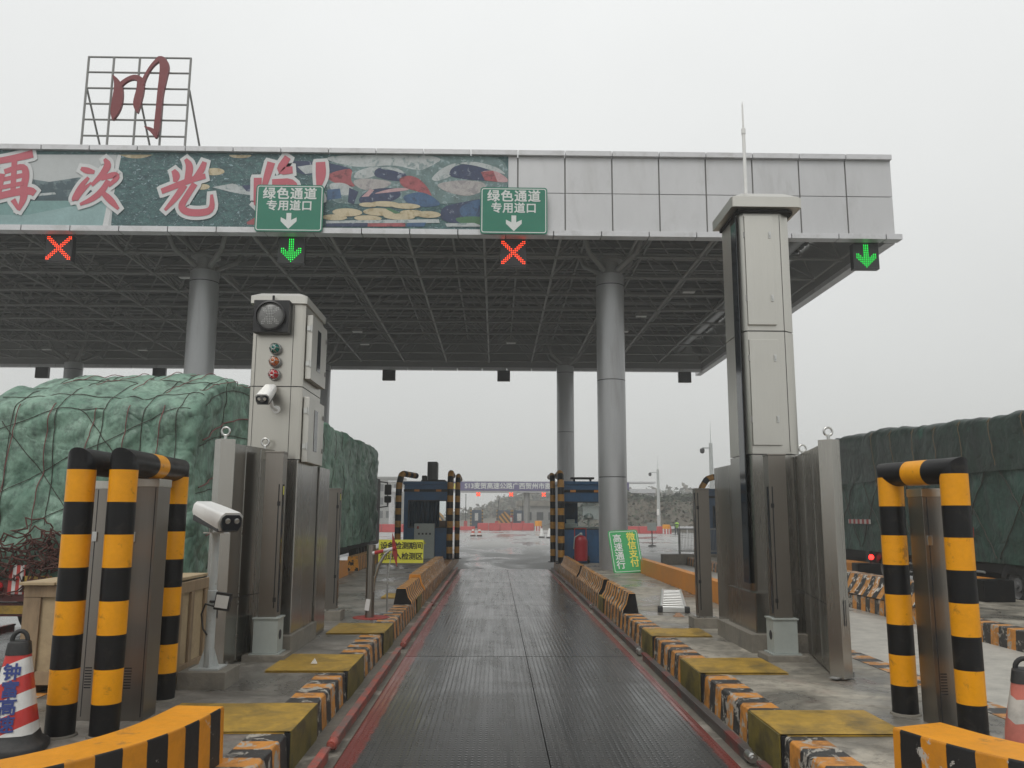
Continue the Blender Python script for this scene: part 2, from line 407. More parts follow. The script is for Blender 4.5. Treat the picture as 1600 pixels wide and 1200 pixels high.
    def grid(s, f, nu, nv, mi=0, flip=False):
        V = [[s.bm.verts.new(f(i / nu, j / nv)) for j in range(nv + 1)] for i in range(nu + 1)]
        for i in range(nu):
            for j in range(nv):
                q = (V[i][j], V[i + 1][j], V[i + 1][j + 1], V[i][j + 1])
                fc = s.bm.faces.new(q[::-1] if flip else q); fc.material_index = mi
        return s
    def build(s, name, mats, parent=None, origin=None, fixn=True, smooth=True, ang=35):
        """all coordinates are world coordinates; the mesh is shifted into its thing's frame"""
        if fixn: bmesh.ops.recalc_face_normals(s.bm, faces=s.bm.faces[:])
        me = bpy.data.meshes.new(name)
        if origin is None:
            if parent is not None: origin = wloc(parent)
            else:
                cs = [v.co for v in s.bm.verts]
                origin = Vector(((min(c.x for c in cs) + max(c.x for c in cs)) / 2, (min(c.y for c in cs) + max(c.y for c in cs)) / 2, min(c.z for c in cs)))
        origin = Vector(origin)
        bmesh.ops.translate(s.bm, vec=-origin, verts=s.bm.verts[:])
        s.bm.to_mesh(me); s.bm.free()
        for mm in (mats if isinstance(mats, (list, tuple)) else [mats]):
            me.materials.append(M[mm] if isinstance(mm, str) else mm)
        if smooth:
            me.polygons.foreach_set('use_smooth', [True] * len(me.polygons))
            me.set_sharp_from_angle(angle=R(max(ang, 47)))
        o = bpy.data.objects.new(name, me); COL.objects.link(o)
        if smooth and len(me.polygons) < 9000:
            wn = o.modifiers.new('weighted_normal', 'WEIGHTED_NORMAL'); wn.keep_sharp = True; wn.weight = 100
        if parent is not None:
            o.parent = parent; o.location = origin - wloc(parent)
        else: o.location = origin
        return o

def wloc(o):
    v = Vector((0, 0, 0))
    while o is not None: v = v + o.location; o = o.parent
    return v

def tag(o, label, cat, group=None):
    o['label'] = label; o['category'] = cat
    if group: o['group'] = group
    return o
def thing(name, label, cat, loc, group=None):
    o = bpy.data.objects.new(name, None); COL.objects.link(o); o.empty_display_size = .2
    o.location = loc; return tag(o, label, cat, group)
def struct(o): o['kind'] = 'structure'; return o
def stuff(o): o['kind'] = 'stuff'; return o
def copy_tree(o, parent=None):
    c = o.copy(); COL.objects.link(c)
    if parent is not None: c.parent = parent
    for ch in list(o.children): copy_tree(ch, c)
    return c

FACE = Matrix.Rotation(R(90), 4, 'X')       # local XY -> world XZ, facing the camera side (-Y)
def text(body, size, mat, parent, m, name='lettering', bold=0., ext=.002, space=1., line=1., align='CENTER'):
    c = bpy.data.curves.new('lettering_curve', 'FONT'); c.body = body; c.size = size; c.align_x = align; c.align_y = 'CENTER'
    c.offset = 0; c.extrude = ext; c.space_character = space; c.space_line = line; c.resolution_u = 3
    o = bpy.data.objects.new('tmp', c); COL.objects.link(o)
    dg = bpy.context.evaluated_depsgraph_get(); me = bpy.data.meshes.new_from_object(o.evaluated_get(dg))
    bpy.data.objects.remove(o); bpy.data.curves.remove(c)
    if bold:                                   # heavier strokes: shifted copies, each a hair proud of the last
        bb = bmesh.new(); bb.from_mesh(me); g0 = bb.verts[:] + bb.edges[:] + bb.faces[:]
        for k, (dx, dy) in enumerate(((bold, bold), (-bold, bold), (bold, -bold), (-bold, -bold))):
            q = bmesh.ops.duplicate(bb, geom=g0)['geom']
            bmesh.ops.translate(bb, vec=(dx, dy, .0004 * (k + 1)), verts=[e for e in q if isinstance(e, bmesh.types.BMVert)])
        bb.to_mesh(me); bb.free()
    me.transform(Matrix.Translation(-wloc(parent)) @ m); me.materials.clear(); me.materials.append(M[mat]); me.name = name
    ob = bpy.data.objects.new(name, me); COL.objects.link(ob); ob.parent = parent
    return ob
def T(x, y, z): return Matrix.Translation((x, y, z))

# ------------------------------------------------------------------ ground, lanes, islands
O0 = (0, 0, 0)
b = MB(); b.grid(lambda u, v: Vector((-260 + 520 * u, -60 + 400 * v, -.03)), 8, 8); struct(b.build('ground', 'soil', origin=O0))
b = MB(); b.grid(lambda u, v: Vector((-70 + 112 * u, -40 + 152 * v, 0)), 8, 8); struct(b.build('road', 'road', origin=O0))
b = MB(); b.grid(lambda u, v: Vector((4.5 + 3.2 * u, -6 + 40 * v, .005)), 2, 8); struct(b.build('lane_surface', 'lane', origin=O0))

I = .30
def weighbridge(name, label, x0, x1, ys, railx, segs):
    t = thing(name, label, 'weighbridge', ((x0 + x1) / 2, ys[0], 0))
    for a, c in zip(ys[:-1], ys[1:]):
        for xa, xb in ((x0, x0 + (x1 - x0) * .53), (x0 + (x1 - x0) * .53 + .008, x1)):
            b = MB(); b.box((xa, a + .012, .004), (xb, c - .012, .045), bev=.004); b.build('deck_plate', deck, t, origin=((x0 + x1) / 2, a, 0))
    for k, (rx, sg) in enumerate(railx):
        for a, c in segs[k]:
            b = MB()
            b.box((rx - .018, a, .01), (rx + .018, c, .11), bev=.006)
            b.box((rx - .035, a, .095), (rx + .035, c, .125), bev=.01)
            b.build('guide_rail', 'rail' if sg > 0 else 'rail_worn', t)
            b = MB(); b.lathe([(.035, 0), (.042, .02), (.042, .12), (.032, .14)], 14, (rx, a + .02, .085), axis='Y')
            b.lathe([(.018, .141), (.018, .16)], 10, (rx, a + .02, .085), axis='Y')
            b.build('rail_end_cap', 'rail' if sg > 0 else 'ring', t)
    return t
deck = deck_mat(-1.56, 1.56)
wb = weighbridge('weighbridge', 'long wet dark tread-plate deck with red rails running up the middle lane', -1.22, 1.90,
    (1.5, 5.2, 11.75, 18.3, 24.4, 30.2), ((-1.33, 1), (2.02, -1)),
    (((2., 7.0), (7.3, 12.1), (12.6, 17.9), (18.3, 23.8), (24.1, 30)), ((2., 6.6), (6.9, 11.6), (12.0, 17.4), (17.8, 23.5), (23.8, 30))))
deck2 = deck_mat(-1.7, 1.7)
deck = deck2
weighbridge('weighbridge', 'dark tread-plate deck with red rails under the green-tarped lorry', -7.9, -4.72,
    (1.5, 8, 14.5, 21, 27.5), ((-8.05, 1), (-4.58, -1)), (((2, 8), (8.3, 14.5), (15, 27)), ((2, 8), (8.3, 14.5), (15, 27))))

def island(name, x0, x1, y0, y1, kx, ky=None):
    """raised concrete island with painted kerb strip along the edges kx"""
    b = MB(); a0 = x0 + (.28 if 'l' in kx else 0); a1 = x1 - (.28 if 'r' in kx else 0)
    b.box((a0, y0, -.02), (a1, y1, I))
    struct(b.build(name, 'island_d' if name == 'island_left' else 'island', origin=O0))
    for s in kx:
        b = MB(); u0, u1 = (x0, a0) if s == 'l' else (a1, x1)
        n = int((y1 - y0) / .14); rg = random.Random(x0)
        # worn arris: a bevelled prism with uneven edge
        rows = []
        for i in range(n + 1):
            y = y0 + (y1 - y0) * i / n; w = max(0, noise.noise(Vector((y * 1.7, x0, 3.1)))) * .05 + .012 + max(0, noise.noise(Vector((y * 6.5, x1, 8)))) * .025
            sec = [(u0 if s == 'r' else u1, I + .004), (u1 - w if s == 'r' else u0 + w, I + .004), (u1 if s == 'r' else u0, I - w * .8), (u1 + .02 if s == 'r' else u0 - .02, -.01)]
            rows.append([b.bm.verts.new((x, y, z)) for x, z in sec])
        for i in range(n):
            for k in range(3): b.bm.faces.new((rows[i][k], rows[i][k + 1], rows[i + 1][k + 1], rows[i + 1][k]))
        b.bm.faces.new(rows[0])
        struct(b.build('kerb', 'kerb', origin=O0))
island('island_left', -4.4, -1.57, 4.6, 36.5, 'lr')
island('island_right', 2.20, 4.50, 4.9, 31.5, 'lr')
island('island_far_right', 7.72, 10.6, 5.5, 34, 'l')

# concrete gap strips beside the deck
for x0, x1 in ((-1.55, -1.24), (1.92, 2.18)):
    b = MB(); b.box((x0, 4.5, -.01), (x1, 30.5, .02)); struct(b.build('gutter_strip', 'gutter', origin=O0))

# yellow cover plates over the kerb
def cover_plate(label, side, xk, y0, y1, w):
    t = thing('cover_plate', label, 'cover plate', (xk, (y0 + y1) / 2, I), 'yellow steel cover plates on the kerbs')
    s = 1 if side == 'l' else -1            # 'l': kerb on the island's right edge, plate reaches to -x
    b = MB(); xa, xb = sorted((xk + s * .03, xk - s * w))
    def top(u, v):
        x = xa + (xb - xa) * u; y = y0 + (y1 - y0) * v
        return Vector((x, y, I + .022 + .006 * noise.noise(Vector((x * 2, y * 2, 5)))))
    b.grid(top, 14, 10); b.box((xa + .001, y0 + .001, I + .004), (xb - .001, y1 - .001, I + .012))
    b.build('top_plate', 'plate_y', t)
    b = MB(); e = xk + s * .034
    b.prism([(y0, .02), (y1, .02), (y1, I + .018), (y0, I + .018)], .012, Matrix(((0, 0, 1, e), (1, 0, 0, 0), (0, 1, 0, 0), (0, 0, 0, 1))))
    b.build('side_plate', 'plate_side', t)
    b = MB(); e0, e1 = sorted((xk + s * .028, xk - s * .02)); b.box((e0, y0 - .004, .03), (e1, y0 + .03, I + .012)); b.build('end_flange', 'blackp', t)
for lab, y0, y1, w in (('nearest yellow cover plate on the left kerb, beside the curved barrier', 6.66, 7.62, 1.15),
                       ('yellow cover plate on the left kerb in front of the grey steel box', 9.14, 10.2, .85),
                       ('dull yellow cover plate on the left kerb by the far stainless post and stub pillar', 11.98, 13.05, .78),
                       ('small yellow plate on the left kerb beside the two concrete blocks', 17.0, 17.9, .7)):
    cover_plate(lab, 'l', -1.57, y0, y1, w)
for lab, y0, y1, w in (('nearest dirt-spotted yellow cover plate on the right kerb, beside the curved barrier', 6.56, 7.34, .95),
                       ('yellow cover plate on the right kerb in front of the tall tower plinth', 9.03, 9.95, .9),
                       ('pale worn yellow cover plate on the right kerb near the ladder', 11.74, 12.5, .8),
                       ('small yellow plate on the right kerb behind the chipped concrete block', 17.0, 17.7, .6)):
    cover_plate(lab, 'r', 2.20, y0, y1, w)

# concrete blocks on the kerb
def block(label, x0, x1, y0, y1, h, mat, endmat, lean):
    t = thing('concrete_block', label, 'concrete block', ((x0 + x1) / 2, y0, I), 'striped concrete blocks along the kerbs')
    b = MB(); n = 14
    rows = []
    for i in range(n + 1):
        y = y0 + (y1 - y0) * i / n; w = .02 * noise.noise(Vector((y * 4, x0, 1)))
        if lean > 0: sec = [(x0, I), (x0 + .05, I + h), (x1 - .10 + w, I + h), (x1 - .055, I + h * .45), (x1 + .005, I + w * .5 + .05), (x1 + .01, I)]
        else: sec = [(x1, I), (x1 - .05, I + h), (x0 + .10 + w, I + h), (x0 + .055, I + h * .45), (x0 - .005, I + w * .5 + .05), (x0 - .01, I)]
        rows.append([b.bm.verts.new((x, y, z)) for x, z in sec])
    for i in range(n):
        for k in range(5):
            f = b.bm.faces.new((rows[i][k], rows[i][k + 1], rows[i + 1][k + 1], rows[i + 1][k]))
    f = b.bm.faces.new(rows[-1])
    b.build('body', mat, t)
    b = MB(); pts = [(v.x, v.z) for v in []]
    if lean > 0: sec = [(x0, I), (x1 + .01, I), (x1 + .005, I + .05), (x1 - .055, I + h * .45), (x1 - .10, I + h), (x0 + .05, I + h)]
    else: sec = [(x1, I), (x0 - .01, I), (x0 - .005, I + .05), (x0 + .055, I + h * .45), (x0 + .10, I + h), (x1 - .05, I + h)]
    b.prism(sec, -.012, T(0, y0 - .002, 0) @ FACE)
    b.build('end_face', endmat, t)
block('black-ended striped concrete block, nearer of the two on the left kerb', -1.88, -1.56, 15.9, 18.6, .29, 'block', 'black', 1)
block('long striped concrete block with orange end, farther one on the left kerb', -1.95, -1.56, 18.9, 27, .34, 'block_chip', 'orange_kerb', 1)
block('badly chipped striped concrete block, nearest on the right kerb beside the ladder', 2.20, 2.46, 14.55, 17.4, .33, 'block_chip', 'black', -1)
block('chipped striped concrete block, middle one on the right kerb before the green board', 2.20, 2.46, 17.9, 22.4, .32, 'block_chip', 'black', -1)
block('dark striped concrete block, farthest on the right kerb near the blue booth', 2.20, 2.46, 22.8, 28.2, .32, 'block', 'black', -1)

# parapets along the outer island edges
def parapet(label, pts, h, mat):
    b = MB(); rows = []
    for i, (x0, x1, y) in enumerate(pts):
        rows.append([b.bm.verts.new(p) for p in ((x0, y, I - .02), (x0 + .03, y, I + h), (x1 - .03, y, I + h), (x1, y, I - .02))])
    for a, c in zip(rows[:-1], rows[1:]):
        for k in range(3): b.bm.faces.new((a[k], a[k + 1], c[k + 1], c[k]))
    b.bm.faces.new(rows[0]); b.bm.faces.new(rows[-1])
    return tag(b.build('kerb_wall', mat), label, 'kerb wall', 'orange painted kerb walls')
parapet('low orange kerb wall with grey chips behind the ladder and green board', [(4.24, 4.5, 13.6 + i * .9) for i in range(18)], .40, 'orange_kerb')
parapet('low orange kerb wall along the lorry lane behind the far left stainless post', [(-4.4, -4.05, 14.5 + i * .9) for i in range(11)], .40, 'orange_kerb')
parapet('dark ended orange kerb wall farther up the lorry lane by the left booth', [(-4.4, -4.05, 25.2 + i * .9) for i in range(9)], .42, 'block')
def mould(label, pts, w, h, period=.30):
    """curved striped barrier: top face plain yellow, sides striped along its arc (UV)"""
    P = [Vector(p) for p in pts]
    for _ in range(3):
        Q = [P[0]]
        for a, c in zip(P[:-1], P[1:]): Q += [a * .75 + c * .25, a * .25 + c * .75]
        P = Q + [P[-1]]
    b = MB(); uvl = b.bm.loops.layers.uv.new('UVMap'); rows = []; arc = 0; arcs = []
    for i, p in enumerate(P):
        if i: arc += (p - P[i - 1]).length
        arcs.append(arc)
        d = (P[min(i + 1, len(P) - 1)] - P[max(i - 1, 0)]).normalized(); nr = Vector((-d.y, d.x))
        j = .012 * noise.noise(Vector((p.x * 5, p.y * 5, 2)))
        sec = []
        for s_, z in ((1.06, .28), (1.0, I + h - .012), (.95, I + h), (-.95, I + h), (-1.0, I + h - .014 + j), (-1.06, .0)):
            q = p + nr * s_ * w / 2; sec.append(b.bm.verts.new((q.x, q.y, z if z else -.01)))
        rows.append(sec)
    for i in range(len(P) - 1):
        for k in range(5):
            f = b.bm.faces.new((rows[i][k], rows[i][k + 1], rows[i + 1][k + 1], rows[i + 1][k]))
            f.material_index = 0 if k == 2 else 1
            for l, a in zip(f.loops, (arcs[i], arcs[i], arcs[i + 1], arcs[i + 1])): l[uvl].uv = (a, 0)
    for r_, ii in ((rows[0], 0), (rows[-1], 1)):
        f = b.bm.faces.new(r_); f.material_index = 2
        for l in f.loops: l[uvl].uv = (arcs[-1] * ii, 0)
    return tag(b.build('curved_barrier', ['barrier_top', 'mould', 'orange_kerb']), label, 'concrete barrier', 'curved striped concrete barriers at the island noses')
mould('curved yellow and black concrete barrier at the bottom left, beside the lettered cone', [(-2.0, 5.95), (-2.05, 5.4), (-2.22, 4.95), (-2.55, 4.5), (-3.1, 4.15), (-3.9, 4.0)], .34, .36)
mould('curved yellow and black striped concrete barrier at the bottom right, with chipped paint', [(2.66, 5.42), (2.80, 5.02), (3.05, 4.66), (3.5, 4.3), (4.3, 4.15)], .40, .36)
# striped barrier on the far-right island
t = thing('concrete_block', 'long striped concrete wall with white peeled patches across the right lane', 'concrete block', (7.95, 14, I), 'striped concrete blocks along the kerbs')
b = MB(); rows = []
for i in range(22):
    y = 15.2 + i * .4; w = .03 * noise.noise(Vector((y * 3, 5, 1)))
    rows.append([b.bm.verts.new((x, y, z)) for x, z in ((8.3, I), (8.22, I + .42), (7.93 + w, I + .42), (7.86, I + .25), (7.70, I + .02))])
for a, c in zip(rows[:-1], rows[1:]):
    for k in range(4): b.bm.faces.new((a[k], a[k + 1], c[k + 1], c[k]))
b.bm.faces.new(rows[0]); b.bm.faces.new(rows[-1])
b.build('body', 'far_wall', t)
for lab, y in (('short orange concrete block with black ends in front of the right lorry wheel', 16.9), ('orange and black concrete block beside the right lorry tail lamp', 22.6)):
    t = thing('concrete_block', lab, 'concrete block', (9.9, y, I), 'striped concrete blocks along the kerbs')
    b = MB(); b.box((9.6, y, I), (10.2, y + 2.0, I + .42), bev=.03); b.build('body', 'orange_kerb', t)
    b = MB(); b.box((9.59, y + 2.01, I), (10.21, y + 2.4, I + .43), bev=.03); b.build('end_block', 'black', t)
    b = MB(); b.box((9.59, y - .42, I), (10.21, y - .01, I + .43), bev=.03); b.build('end_block', 'black', t)

# ------------------------------------------------------------------ canopy
CX0, CX1, CY0, CY1, CZ0, CZ1 = -34., 11.8, 23.3, 46.2, 10.12, 12.62
can = thing('toll_canopy', 'huge grey toll plaza canopy on round columns spanning the lanes', 'canopy', (-9, 35, 0))
mod = 1.40; x = CX1
xs = []
while x > CX0: xs.append(x); x -= mod
rgp = random.Random(2); b = MB()
for x in xs:
    for z0, z1 in ((10.2, 11.36), (11.38, 12.50)):
        b.box((x - mod + .021, CY0 + .004 * rgp.random(), z0), (x - .021, CY0 + .05, z1), bev=.004, rot=(R(rgp.uniform(-.12, .12)), 'Z'))
        b.box((x - mod + .016, CY1 - .05, z0), (x - .016, CY1, z1), bev=.004)
y = CY0 + .2
while y < CY1 - .3:
    for z0, z1 in ((10.2, 11.36), (11.38, 12.50)): b.box((CX1 - .05, y + .016, z0), (CX1, min(y + mod, CY1 - .06) - .016, z1), bev=.004)
    y += mod
b.build('fascia_cladding', 'fascia', can)
b = MB()
b.box((CX0, CY0 + .06, 10.15), (CX1 - .06, CY0 + .14, 12.5)); b.box((CX0, CY1 - .14, 10.15), (CX1 - .06, CY1 - .06, 12.5)); b.box((CX1 - .14, CY0 + .15, 10.15), (CX1 - .06, CY1 - .15, 12.5))
b.build('fascia_backing', 'frame', can)
b = MB(); c2 = MB()
for x in xs:
    b.box((x - mod + .014, CY0 - .12, 12.505), (x - .014, CY0 + .3, 12.66), bev=.008)
    c2.box((x - mod + .014 - .35, CY0 - .12, 10.02), (x - .014 - .35, CY0 + .22, 10.185), bev=.008)
    c2.box((x - mod + .014, CY1 - .2, 10.02), (x - .014, CY1 + .1, 10.185), bev=.008)
c2.box((CX1 - .33, CY0 - .12, 10.02), (CX1 + .14, CY0 + .22, 10.185), bev=.008)
y = CY0 + .32
while y < CY1:
    b.box((CX1 - .3, y, 12.505), (CX1 + .1, y + mod - .03, 12.66), bev=.008); c2.box((CX1 - .2, y, 10.02), (CX1 + .12, y + mod - .03, 10.185), bev=.008); y += mod
b.build('coping', 'trim', can); c2.build('lower_trim', 'trim', can)
b = MB()                                                   # trapezoid roof sheet, ridges along x
def sheet(x0, x1):
    y = CY0 + .2; prof = []
    while y < CY1 - .3:
        prof += [(y, 11.98), (y + .22, 11.98), (y + .26, 12.05), (y + .40, 12.05), (y + .44, 11.98)]; y += .46
    V = [[b.bm.verts.new((xx, yy, zz)) for yy, zz in prof] for xx in (x0, x1)]
    for i in range(len(prof) - 1): b.bm.faces.new((V[0][i], V[0][i + 1], V[1][i + 1], V[1][i]))
sheet(CX0, 10.72); sheet(10.82, CX1 - .2)
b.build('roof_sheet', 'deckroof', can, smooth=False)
for i in range(17):
    y = CY0 + .7 + i * 1.36
    b = MB(); b.box((CX0, y, 11.74), (10.7, y + .09, 11.95)); b.box((CX0, y - .05, 11.74), (10.7, y - .003, 11.77)); b.build('purlin', 'frame', can, smooth=False)
# space frame
g = 2.35; zb, zt = 10.36, 11.62
bx = [CX1 - .45 - g * i for i in range(20)]; by = [CY0 + .55 + g * j for j in range(10)]
for y in by:
    b = MB(); b.tube([(bx[-1], y, zb), (bx[0], y, zb)], .052, 8); b.build('bottom_chord', 'frame', can)
for x in bx:
    b = MB(); b.tube([(x, by[0], zb), (x, by[-1], zb)], .045, 8); b.build('bottom_chord', 'frame', can)
for j in range(9):
    b = MB(); b.tube([(bx[-1], by[j] + g / 2, zt), (bx[0], by[j] + g / 2, zt)], .045, 6); b.build('top_chord', 'frame', can)
for i in range(19):
    b = MB(); b.tube([(bx[i] - g / 2, by[0], zt), (bx[i] - g / 2, by[-1], zt)], .045, 6); b.build('top_chord', 'frame', can)
webs = []
for i in range(20):
    for j in range(10):
        for sx in (-1, 1):
            for sy in (-1, 1):
                X, Y = bx[i] + sx * g / 2, by[j] + sy * g / 2
                if X > bx[0] or X < bx[-1] or Y < by[0] or Y > by[-1]: continue
                webs.append(((bx[i], by[j], zb), (X, Y, zt)))
webs.sort(key=lambda w: w[0][1] + abs(w[0][0]) * .3)
for a, c in webs[:90]:
    b = MB(); b.tube([a, c], .031, 6); b.build('web_brace', 'frame', can)
b = MB()
for a, c in webs[90:]: b.tube([a, c], .031, 6)
for i in range(20):
    for j in range(10): b.lathe([(.03, -.09), (.085, -.05), (.1, 0), (.085, .05), (.03, .09)], 8, (bx[i], by[j], zb))
stuff(b.build('web_bracing', 'frame', can))
b = MB(); b.tube([(10.2, CY0 + .4, 11.2), (10.2, CY1 - .4, 11.2)], .2, 14); b.build('gutter_pipe', 'column', can)
for x, y in ((3.72, 26.4), (-9.55, 26.4), (3.66, 43.3), (-9.2, 43.3), (-22.2, 43.3)):
    b = MB(); r = .455
    prof = [(r, I if y < 30 else 0)]
    for z in (3.15, 6.25, 9.40): prof += [(r, z - .012), (r - .02, z - .012), (r - .02, z + .012), (r, z + .012)]
    prof += [(r, 9.75), (r - .05, 9.77)]
    cmi = [0] * (len(prof) - 1)
    for k in (1, 2, 3, 5, 6, 7, 9, 10, 11): cmi[k] = 1
    b.lathe(prof, 40, (x, y, 0), mi=cmi); o = b.build('column', ['column', 'darkgap'], can)
    b = MB(); b.lathe([(.30, 9.76), (.30, 10.2), (.46, 10.24), (.46, 10.3)], 24, (x, y, 0))
    for sx in (-1, 1):
        for sy in (-1, 1): b.tube([(x + sx * .22, y + sy * .22, 9.9), (x + sx * .75, y + sy * .75, 10.32), (x + sx * 1.2, y + sy * 1.2, 11.6)], .085, 8)
    b.build('column_head', 'frame', o)
# small flat lamps under the grid
def lamp(x, y, label):
    t = thing('ceiling_lamp', label, 'ceiling lamp', (x, y, 10.1), 'small flat lamps under the canopy')
    b = MB(); b.box((x - .24, y - .12, 10.13), (x + .24, y + .12, 10.26), bev=.02); b.tube([(x, y, 10.25), (x, y, 10.37)], .02, 6); b.build('housing', 'frame', t)
    b = MB(); b.box((x - .21, y - .10, 10.105), (x + .21, y + .10, 10.128)); b.build('diffuser', 'lens_lamp', t)
for x, y, lab in ((-10.9, 28.3, 'small flat ceiling lamp left of the left front column'), (-20.8, 32.4, 'small flat ceiling lamp at the left edge of the photo'),
                  (-12.9, 36.0, 'small flat ceiling lamp above the green lorry tarpaulin, right of the left column'), (-22.7, 41.5, 'small flat ceiling lamp above the leftmost rear column'),
                  (-17.9, 41.5, 'small flat ceiling lamp between the two left rear signal boxes'), (-6.3, 36.8, 'small flat ceiling lamp just right of the traffic light tower'),
                  (-6.4, 39.6, 'small flat ceiling lamp behind the one by the traffic light tower'), (.7, 39.0, 'small flat ceiling lamp above the middle rear signal box'),
                  (5.7, 36.3, 'small flat ceiling lamp right of the right front column'), (6.0, 33.4, 'small flat ceiling lamp nearer than the one right of the column'), (7.1, 29.6, 'small flat ceiling lamp left of the tall right tower top')):
    lamp(x, y, lab)

# ------------------------------------------------------------------ printed banner on the fascia
def fp(px, py):                         # banner artwork grid -> metres on the fascia
    return (-14.43 + px * .018735, 12.617 + (246 - py) * .01995 + (px - 800) * .0002)
yb = CY0 - .012
ban = thing('banner', 'long printed banner of fruit pickers with pink brush lettering on the canopy front', 'banner', (-14, yb, 10.25))
cnt = [0]
def flat(b, pts, mi, crop=2):
    q = []
    if crop == 2 and 5 <= len(pts) < 16:                  # soft outlines for the printed figures
        for _ in range(2): pts = [p for a, c in zip(pts, pts[1:] + pts[:1]) for p in ((a[0] * .78 + c[0] * .22, a[1] * .78 + c[1] * .22), (a[0] * .22 + c[0] * .78, a[1] * .22 + c[1] * .78))]
    for x, y in pts:
        px, py = (360 + x * .325, 220 + y * .325) if crop == 2 else ((x * .2833, 60 + y * .2833) if crop == 1 else (x, y))
        py = min(max(py, 250.5), 361.5); X, Z = fp(px, py); q.append((X, min(12.495, max(10.2, Z))))
    cnt[0] += 1
    b.prism(q, .0006, T(0, yb - .004 - cnt[0] * .0003, 0) @ FACE, mi)
def ell(cx, cy, rx, ry, a=0, n=20):
    return [(cx + rx * math.cos(k * 2 * math.pi / n) * math.cos(a) - ry * math.sin(k * 2 * math.pi / n) * math.sin(a), cy + rx * math.cos(k * 2 * math.pi / n) * math.sin(a) + ry * math.sin(k * 2 * math.pi / n) * math.cos(a)) for k in range(n)]
def leaf_print():
    m, t, bs = nt('print_foliage')
    v = coords(t, (1, 1, 1.7)); a = noi(t, v, 3.2, 9, .75, 1.2); c = noi(t, v, 8, 7, .78, .8)
    vo = N(t, 'ShaderNodeTexVoronoi'); vo.inputs['Scale'].default_value = 9; t.links.new(coords(t, (.6, 1, 1.5)), vo.inputs['Vector'])
    base = ramp(t, a, .36, .66, (.012, .04, .055, 1), (.09, .20, .19, 1))
    base = mix(t, ramp(t, c, .46, .58), base, (.012, .04, .04, 1))
    base = mix(t, mth(t, 'MULTIPLY', ramp(t, c, .56, .61), .85), base, (.30, .42, .46, 1))
    base = mix(t, mth(t, 'MULTIPLY', ramp(t, vo.outputs['Distance'], .05, .12, (1, 1, 1, 1), (0, 0, 0, 1)), .5), base, (.32, .42, .45, 1))
    t.links.new(base, bs.inputs['Base Color']); bs.inputs['Roughness'].default_value = .5
    return m
M['p_leaf'] = leaf_print()
PM = ['p_leaf']
def pm(name, c, var=.25, scale=3, fleck=None, fs=6., cut=(.52, .60)):
    M[name] = plain(name, c, .5, var=var, scale=scale, dirt=fleck, dirt_amt=.75, dscale=fs, dcut=cut); PM.append(name); return len(PM) - 1
pSky = pm('print_sky', (.44, .46, .46), .12, .8); pDark = pm('print_mountain', (.05, .085, .10), .5, 3, (.16, .22, .23), 2); pLake = pm('print_lake', (.24, .36, .36), .25, 1.2)
pWhite = pm('print_white', (.56, .57, .57), .08); pCream = pm('print_fruit', (.50, .43, .29), .25, 3, (.30, .23, .12), 2.5); pNavy = pm('print_navy', (.03, .045, .10), .5, 9, (.30, .34, .40), 5, (.58, .64)); pRed = pm('print_red', (.33, .085, .095), .45, 5, (.10, .03, .04), 4)
pBlue = pm('print_blue', (.05, .11, .21), .4, 4, (.02, .035, .08), 3); pFace = pm('print_face', (.38, .36, .35), .35, 3, (.20, .19, .20), 3); pGreen = pm('print_green', (.06, .16, .08), .4, 5); pPink = pm('print_pink', (.46, .29, .30), .3, 6)
pTeal = pm('print_lake_green', (.17, .30, .29), .25, 1.5); pMid = pm('print_mid', (.13, .20, .20), .5, 3, (.32, .40, .41), 5, (.54, .60)); pPale = pm('print_haze', (.42, .45, .45), .3, 3, (.12, .19, .19), 3.5)
b = MB()
x0, z0 = fp(0, 361); x1, z1 = fp(787, 250)
b.box((CX0 + 6, yb - .003, 10.2), (x1, yb + .010, 12.495), mi=0)
R0 = lambda a, c, d, e: [(a, c), (d, c), (d, e), (a, e)]
flat(b, R0(-420, 250, 171, 361.5), pSky, 0)
flat(b, [(-420, 292), (0, 294), (30, 287), (70, 293), (115, 286), (150, 291), (168, 288), (167, 325), (120, 322), (60, 324), (0, 318), (-420, 320)], pDark, 0)
flat(b, R0(-420, 322, 166, 361.5), pTeal, 0); flat(b, [(-420, 340), (40, 344), (110, 330), (165, 327), (165, 361.5), (-420, 361.5)], pLake, 0)
flat(b, [(30, 306), (55, 311), (80, 309), (82, 312), (55, 315), (34, 313)], pPale, 0)
flat(b, [(172, 250), (178, 250), (166, 361.5), (158, 361.5)], pWhite, 0)
flat(b, ell(710, 655, 98, 38), pCream, 1); flat(b, ell(1285, 674, 62, 16), pCream, 1); flat(b, ell(1145, 765, 58, 20), pCream, 1); flat(b, ell(1085, 848, 42, 16), pCream, 1)
flat(b, [(1140, 850), (1250, 830), (1400, 870), (1400, 900), (1260, 880)], pPale, 1); flat(b, [(1300, 840), (1400, 835), (1400, 880), (1330, 872)], pNavy, 1); flat(b, [(1340, 1040), (1412, 1000), (1412, 1055), (1345, 1052)], pRed, 1)
# sky haze behind the pickers
flat(b, [(430, 110), (700, 90), (1000, 85), (1312, 95), (1312, 300), (1000, 330), (800, 320), (600, 330), (440, 320)], pMid)
flat(b, [(440, 95), (900, 90), (1000, 110), (930, 150), (880, 170), (760, 140), (640, 150), (560, 150), (430, 120)], pPale)
